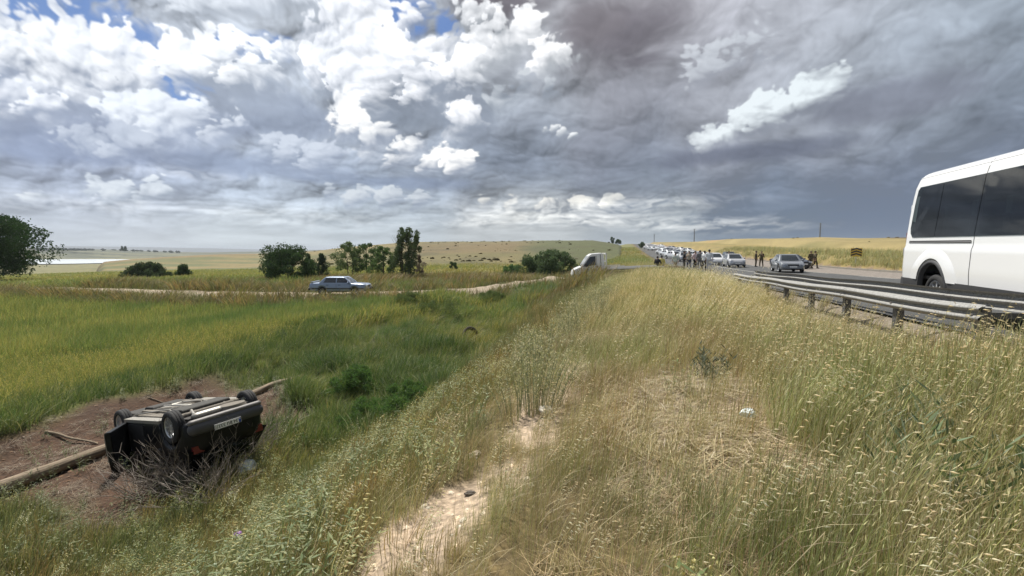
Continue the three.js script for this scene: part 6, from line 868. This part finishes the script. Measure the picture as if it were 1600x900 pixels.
for (const [ra, rb, step] of zones) for (let x = -rb; x < rb; x += step) for (let d = -3; d < rb; d += step) {
  const X = x + (SR() - 0.5) * step, Z = -(d + (SR() - 0.5) * step), r = Math.hypot(X, Z), u = SR(), v = SR();
  if (r < ra || r >= rb || r < 1.25 || Math.abs(Math.atan2(X, -Z + 2.2)) > 0.98) continue;
  const g = regions(X, Z);
  if (g.L > 4.2 && g.L < 22.2) { if (g.L < 4.9 && r < 40 && u < 0.14) sowInto('dry' + (r < 9 ? 0 : 1), X, landY(X, Z), Z, 0.6, (v - 0.5) * 1.4, [1, 0.95, 0.85]); continue; }
  if (g.L > 30 && r > 60) continue;
  const td = r > 24 && r < 60 ? trackDist(X, Z) : 99; if (td < 1.75) continue;
  const y = landY(X, Z), turn = (SR() - 0.5) * 2.4, s = 0.8 + 0.45 * SR();
  const lod = r < 9 ? 0 : r < 26 ? 1 : 2, grow = r > 62 ? (r > 130 ? 3.2 : 1.7) : 1;
  if (g.L > 4.2) { if (r < 130) sowInto('bank' + Math.max(1, lod), X, y, Z, s * 0.8 * (r > 62 ? 1.4 : 1), turn, lerp3([1, 0.98, 0.9], [0.72, 0.8, 0.66], clamp(0.5 + g.n1 * 1.4))); continue; }
  if (u < g.bare * 0.9) { if (v < 0.75 && r < 12) sowInto('crumb', X, y - 0.006, Z, 0.008 + 0.045 * v * v, v * 40, vary(SR, [1, 1, 1], 0.2)); else if (v > 0.93) sowInto('olive0', X, y, Z, s * 0.4, turn, [1, 0.9, 0.8]); continue; }
  if (u < g.soil * 0.93) { if (v < 0.5 && r < 26) sowInto('clod', X, y - 0.01, Z, 0.02 + 0.09 * v * v * (r > 9 ? 1.4 : 1), v * 40, vary(SR, [1, 1, 1], 0.25)); else if (v > 0.86 && r < 26) sowInto('mulch', X, y, Z, s * 0.8, v * 60, [0.46, 0.4, 0.36]); continue; }
  if (g.soil > 0.3) { sowInto('weed0', X, y, Z, s, turn * 3, [0.8, 0.8, 0.7]); continue; }
  if (r < 22 && v < g.tramp * 0.9) { sowInto('mulch', X, y, Z, s * (r < 3.6 ? 0.62 : 0.9 + 0.3 * v), turn * 0.9, lerp3([1, 1, 1], [0.9, 0.76, 0.66], clamp(0.5 + g.n1 * 2))); if (v < 0.4) continue; sowInto('dry' + lod, X, y, Z, s * 0.42, turn, [1, 0.97, 0.9]); continue; }
  if (td < 5.5 && g.L < 0 && fbm(X * 0.2 + 50, Z * 0.2, 3) > (X < -15 ? -0.45 : td < 3.4 ? -0.16 : 0.0)) { sowInto('olive2', X, y, Z, s * (0.95 + 0.9 * clamp(0.4 + 2 * g.n1)), turn * 2, lerp3([0.74, 0.84, 0.64], [0.98, 0.88, 0.68], clamp(0.5 + 2 * g.n1 + g.n3))); continue; }
  if (g.field > 0.2 && g.L > -17.2 && g.t < 22 && g.t > -2 && v < 0.8) { sowInto('lush' + lod, X, y, Z, s * (1.0 + 0.5 * g.n3 + 0.3 * g.n1), turn * 1.6, lerp3([0.5, 0.66, 0.5], [0.95, 0.95, 0.75], clamp(0.35 + 1.6 * g.n1 + g.n3))); continue; }
  if (g.field > 0.5) {
    const edge = sst(-14.8, -16.4, g.L), band = fbm(g.L * 0.16 + 3, g.t * 0.05, 3) + 0.6 * fbm(X * 0.35, Z * 0.35, 2), k = clamp(0.55 + 1.3 * band) * mix(0.25, 1, edge);
    sowInto('field' + lod, X, y, Z, s * 1.02 * (0.84 + 0.3 * g.n2 + 0.16 * g.n3 + 0.08 * edge), turn * 1.3, lerp3([0.58, 0.78, 0.6], [1.35, 1.22, 1.0], k)); continue;
  }
  if (r > 62) { const k = clamp(0.5 + 1.3 * fbm(X * 0.02, Z * 0.05, 3)); if (v < 0.55) sowInto('far2', X, y - 0.05, Z, s * grow * 0.8, turn, lerp3([0.8, 0.9, 0.74], g.L > -30 ? [1.15, 0.95, 0.8] : [1.2, 1.06, 0.85], k), s * (r > 130 ? 1.2 : 0.9)); continue; }
  // the bank below the road: dry on the crest, olive on the slope, lush in the bottom
  const dry = clamp(g.dry + 0.28 * g.n1), lush = sst(-4.2, -6.6, g.L + 1.4 * g.n1) * sst(44, 30, g.t) * sst(7.5, 11, g.t + 1.5 * g.n1);
  if (lush > 0.4 && g.t < 19 && g.L < -5.2 && v < 0.85) { const k = clamp(0.5 + 1.8 * fbm(X * 0.42 + 9, Z * 0.42, 3)); sowInto('lush' + lod, X, y, Z, s * mix(0.7, 1.55, k), turn * 2, lerp3([1.0, 1.0, 0.8], [0.46, 0.62, 0.46], k * 0.9 + 0.3 * g.n3)); continue; }
  const tall = mix(0.6, 1.0, clamp(0.55 + 1.1 * g.n1 + 0.35 * g.n2)) * mix(0.72, 1.06, sst(-0.5, 2.2, g.L)) * mix(1, 1.15, sst(10, 18, g.t) * sst(-2, 0.5, g.L));
  const shortNear = mix(0.55, 1, sst(1.6, 3.4, r)) * mix(0.62, 1, sst(-0.9, 1.6, g.L + 0.15 * g.t)) * mix(1, 0.5, sst(2.2, 3.6, g.L) * sst(17, 13, g.t) * sst(6.4, 7.6, g.t)) * mix(1, 1.3, sst(1.6, 2.8, g.L) * sst(7.2, 6, g.t) * sst(2.5, 3.5, g.t));
  if (v < dry) {
    let tint = lerp3([1, 0.99, 0.95], g.n1 > 0 ? [0.74, 0.9, 0.66] : [0.95, 0.8, 0.68], clamp(Math.abs(g.n1) * 2.4 + 0.6 * Math.max(0, g.n3))); { const p1 = fbm(X * 0.9 + 30, Z * 0.9, 3), p2 = fbm(X * 0.55 - 12, Z * 0.55 + 8, 3); tint = lerp3(tint, [0.86, 0.68, 0.56], 0.55 * sst(0.08, 0.3, p1)); tint = lerp3(tint, [0.5, 0.62, 0.42], 0.7 * sst(0.1, 0.32, p2)); tint = tint.map((v) => v * (1 + 0.35 * g.n3)); if (r < 12 && p1 < -0.22 && SR() < 0.5) { sowInto('mulch', X, y, Z, s * (r < 3.6 ? 0.6 : 0.9), turn * 2, [0.95, 0.88, 0.78]); sowInto('dry0', X, y, Z, s * 0.3, turn * 2, tint); continue; } }
    tint = lerp3(tint, [1.22, 1.14, 0.98], 0.7 * sst(7, 11, g.t) * sst(-1.2, 0.4, g.L));
    tint = lerp3(tint, [0.62, 0.74, 0.5], 0.6 * sst(1.2, 2.6, g.L - 0.25 * g.t + 1.1 + g.n3) * sst(8, 5, r));
    sowInto('dry' + lod, X, y, Z, s * tall * shortNear, turn, tint);
    if (r < 9 && SR() < 0.22) sowInto('stem0', X, y, Z, s * tall * mix(0.7, 1, shortNear), turn * 1.2, [1, 1, 1]);
    const ears = (g.L > 0.6 ? 0.17 + 0.25 * sst(2, 3, g.L) * sst(8, 6, g.t) : 0.1) * (1 + 2.2 * g.n2 + 1.2 * g.n1) * (lod === 2 ? 0.5 : 1);
    if (u > 1 - ears * (r < 4.5 ? 0.6 : 0.8)) sowInto('oat' + Math.min(lod, 1), X, y, Z, s * tall * mix(0.75, 1.05, shortNear), (SR() - 0.5) * 0.8, [1, 0.98, 0.92]);
  } else if (v < dry + (1 - dry) * lush) {
    sowInto('lush' + lod, X, y, Z, s * (0.5 + 0.85 * clamp(0.5 + g.n1 * 1.5 + 0.4 * g.n3)), turn, lerp3([0.62, 0.8, 0.68], [1.5, 1.25, 1.0], clamp(0.42 + 1.4 * g.n2 + 1.2 * g.n3 + 0.5 * g.n1)));
  } else {
    const hedge = lod === 2 ? 1 + 1.5 * sst(-0.05, 0.2, g.n2 + 0.6 * g.n1) * sst(25, 29, r) * sst(60, 46, r) : 1;
    sowInto('olive' + lod, X, y, Z, s * hedge * mix(0.6, 0.9, clamp(0.5 + g.n1)) * mix(0.7, 1, sst(1.5, 4, r)), turn, lerp3([0.72, 0.85, 0.66], [1.08, 0.86, 0.68], clamp(0.5 + 1.6 * g.n3 + 1.2 * g.n1)));
    if (SR() < 0.14 && r < 17) sowInto(g.n2 + 0.5 * g.n3 > 0.02 ? 'weed1' : 'weed0', X, y, Z, s * 1.1, turn * 4, [1, 1, 1]);
    else if (SR() < 0.05 && lod < 2) sowInto('oat' + Math.min(lod, 1), X, y, Z, s * 0.75, (SR() - 0.5) * 0.9, [0.95, 1, 0.85]);
  }
}
const TUFTS = {
  dry0: [grassTuft(11, 34, 0.13, 0.3, 0.78, 0.0048, 0.34, C_STRAW, 0.25), 'tall dry golden grass on the crest beside the camera'], dry1: [grassTuft(12, 34, 0.2, 0.35, 0.82, 0.0085, 0.34, C_STRAW, 0.25), 'pale dry grass along the crest below the guardrail'], dry2: [grassTuft(13, 34, 0.42, 0.35, 0.85, 0.02, 0.32, C_STRAW), 'straw coloured grass on the crest near the flatbed truck'],
  oat0: [oatTuft(21, 4, 0.14, 0.6, 1.0, 1.22, true), 'wild oat stems with pale drooping seeds in the foreground'], oat1: [oatTuft(22, 6, 0.25, 0.6, 1.0, 1.55, false), 'wild oats bending in the wind before the guardrail'],
  lush0: [grassTuft(31, 44, 0.16, 0.25, 0.6, 0.008, 0.45, C_GREEN), 'lush green grass at the foot of the slope'], lush1: [grassTuft(32, 44, 0.24, 0.28, 0.62, 0.012, 0.5, C_GREEN), 'deep green grass filling the ditch beyond the overturned car'], lush2: [grassTuft(33, 40, 0.45, 0.3, 0.7, 0.026, 0.45, C_GREEN), 'green grass at the far end of the ditch'],
  olive0: [grassTuft(41, 34, 0.15, 0.2, 0.52, 0.0052, 0.36, C_OLIVE, 0.16, [0.5, 0.46, 0.24]), 'olive grass on the slope in the foreground'], olive1: [grassTuft(42, 34, 0.23, 0.24, 0.62, 0.009, 0.4, C_OLIVE, 0.15, [0.46, 0.43, 0.22]), 'olive grass on the slope above the ditch'], olive2: [grassTuft(43, 36, 0.45, 0.28, 0.72, 0.022, 0.4, C_OLIVE), 'tall olive grass along the dirt track'],
  field0: [grassTuft(51, 46, 0.16, 0.4, 0.8, 0.006, 0.2, C_GREEN, 0.5, [0.34, 0.32, 0.1]), 'green cereal standing at the edge of the soil strip'], field1: [grassTuft(52, 46, 0.24, 0.4, 0.8, 0.0095, 0.2, [...C_GREEN, ...C_DRYGREEN], 0.6, [0.4, 0.36, 0.12]), 'green cereal field behind the overturned car'], field2: [grassTuft(53, 48, 0.48, 0.42, 0.82, 0.02, 0.2, [...C_DRYGREEN, C_GREEN[1]]), 'yellow green cereal field before the dirt track'],
  bank1: [grassTuft(61, 34, 0.25, 0.3, 0.8, 0.012, 0.3, [...C_STRAW, ...C_DRYGREEN]), 'dry grass on the bank across the road'], bank2: [grassTuft(62, 36, 0.5, 0.35, 0.85, 0.026, 0.3, [...C_STRAW, ...C_DRYGREEN]), 'pale grass on the far bank under the chevron sign'],
  far2: [grassTuft(71, 44, 0.9, 0.3, 0.7, 0.06, 0.3, [...C_DRYGREEN, ...C_GREEN]), 'low green growth on the plain beyond the dirt track'],
  weed0: [weedTuft(81, [[0.16, 0.2, 0.07], [0.22, 0.24, 0.1], [0.12, 0.16, 0.05]]), 'low leafy weeds at the edge of the soil'], weed1: [weedTuft(82, [[0.17, 0.21, 0.06], [0.25, 0.27, 0.09], [0.12, 0.16, 0.045]], [0.6, 0.56, 0.24]), 'pale flowering weeds on the slope'],
  crumb: [clodLump(97), 'pale crumbs of earth on the bare track'], stem0: [stemTuft(93), 'long bleached stems crossing through the foreground grass'], mulch: [mulchTuft(91), 'flattened straw on the trampled ground'], clod: [clodLump(95), 'loose clods on the bare soil strip'],
};
const crumbMat = std(0.62, 0.52, 0.39, 0.95), clodMat = std(0.15, 0.092, 0.056, 0.95);
for (const [key, [geo, label]] of Object.entries(TUFTS)) {
  const list = SOWN[key]; if (!list) continue;
  const m = new THREE.InstancedMesh(geo, key === 'clod' ? clodMat : key === 'crumb' ? crumbMat : grassMat, list.length), M = new THREE.Matrix4(), q = new THREE.Quaternion(), up = new THREE.Vector3(0, 1, 0), c = new THREE.Color();
  list.forEach(([x, y, z, s, turn, tint, sy], i) => { q.setFromAxisAngle(up, turn); M.compose(new THREE.Vector3(x, y, z), q, new THREE.Vector3(s, sy, s)); m.setMatrixAt(i, M); c.setRGB(tint[0], tint[1], tint[2]); m.setColorAt(i, c); });
  m.name = numbered({ dry: 'dry_grass', oat: 'oat_grass', lush: 'green_grass', olive: 'olive_grass', field: 'cereal_grass', bank: 'bank_grass', far: 'plain_grass', weed: 'weeds', mulch: 'straw', stem: 'straw_stems', clod: 'soil_clods', crumb: 'soil_crumbs' }[key.replace(/\d/, '')]);
  tag(m, label, 'grass', null, 'stuff'); if (key === 'clod' || key === 'crumb') m.userData.category = 'soil'; if (key.startsWith('weed')) m.userData.category = 'weeds';
  m.frustumCulled = false; scene.add(m);
}
console.log(Object.entries(SOWN).map(([k, v]) => k + ':' + v.length).join(' '));
scene.traverse((o) => { if (o.isMesh) { o.castShadow = o.receiveShadow = true; } });
renderer.render(scene, camera);
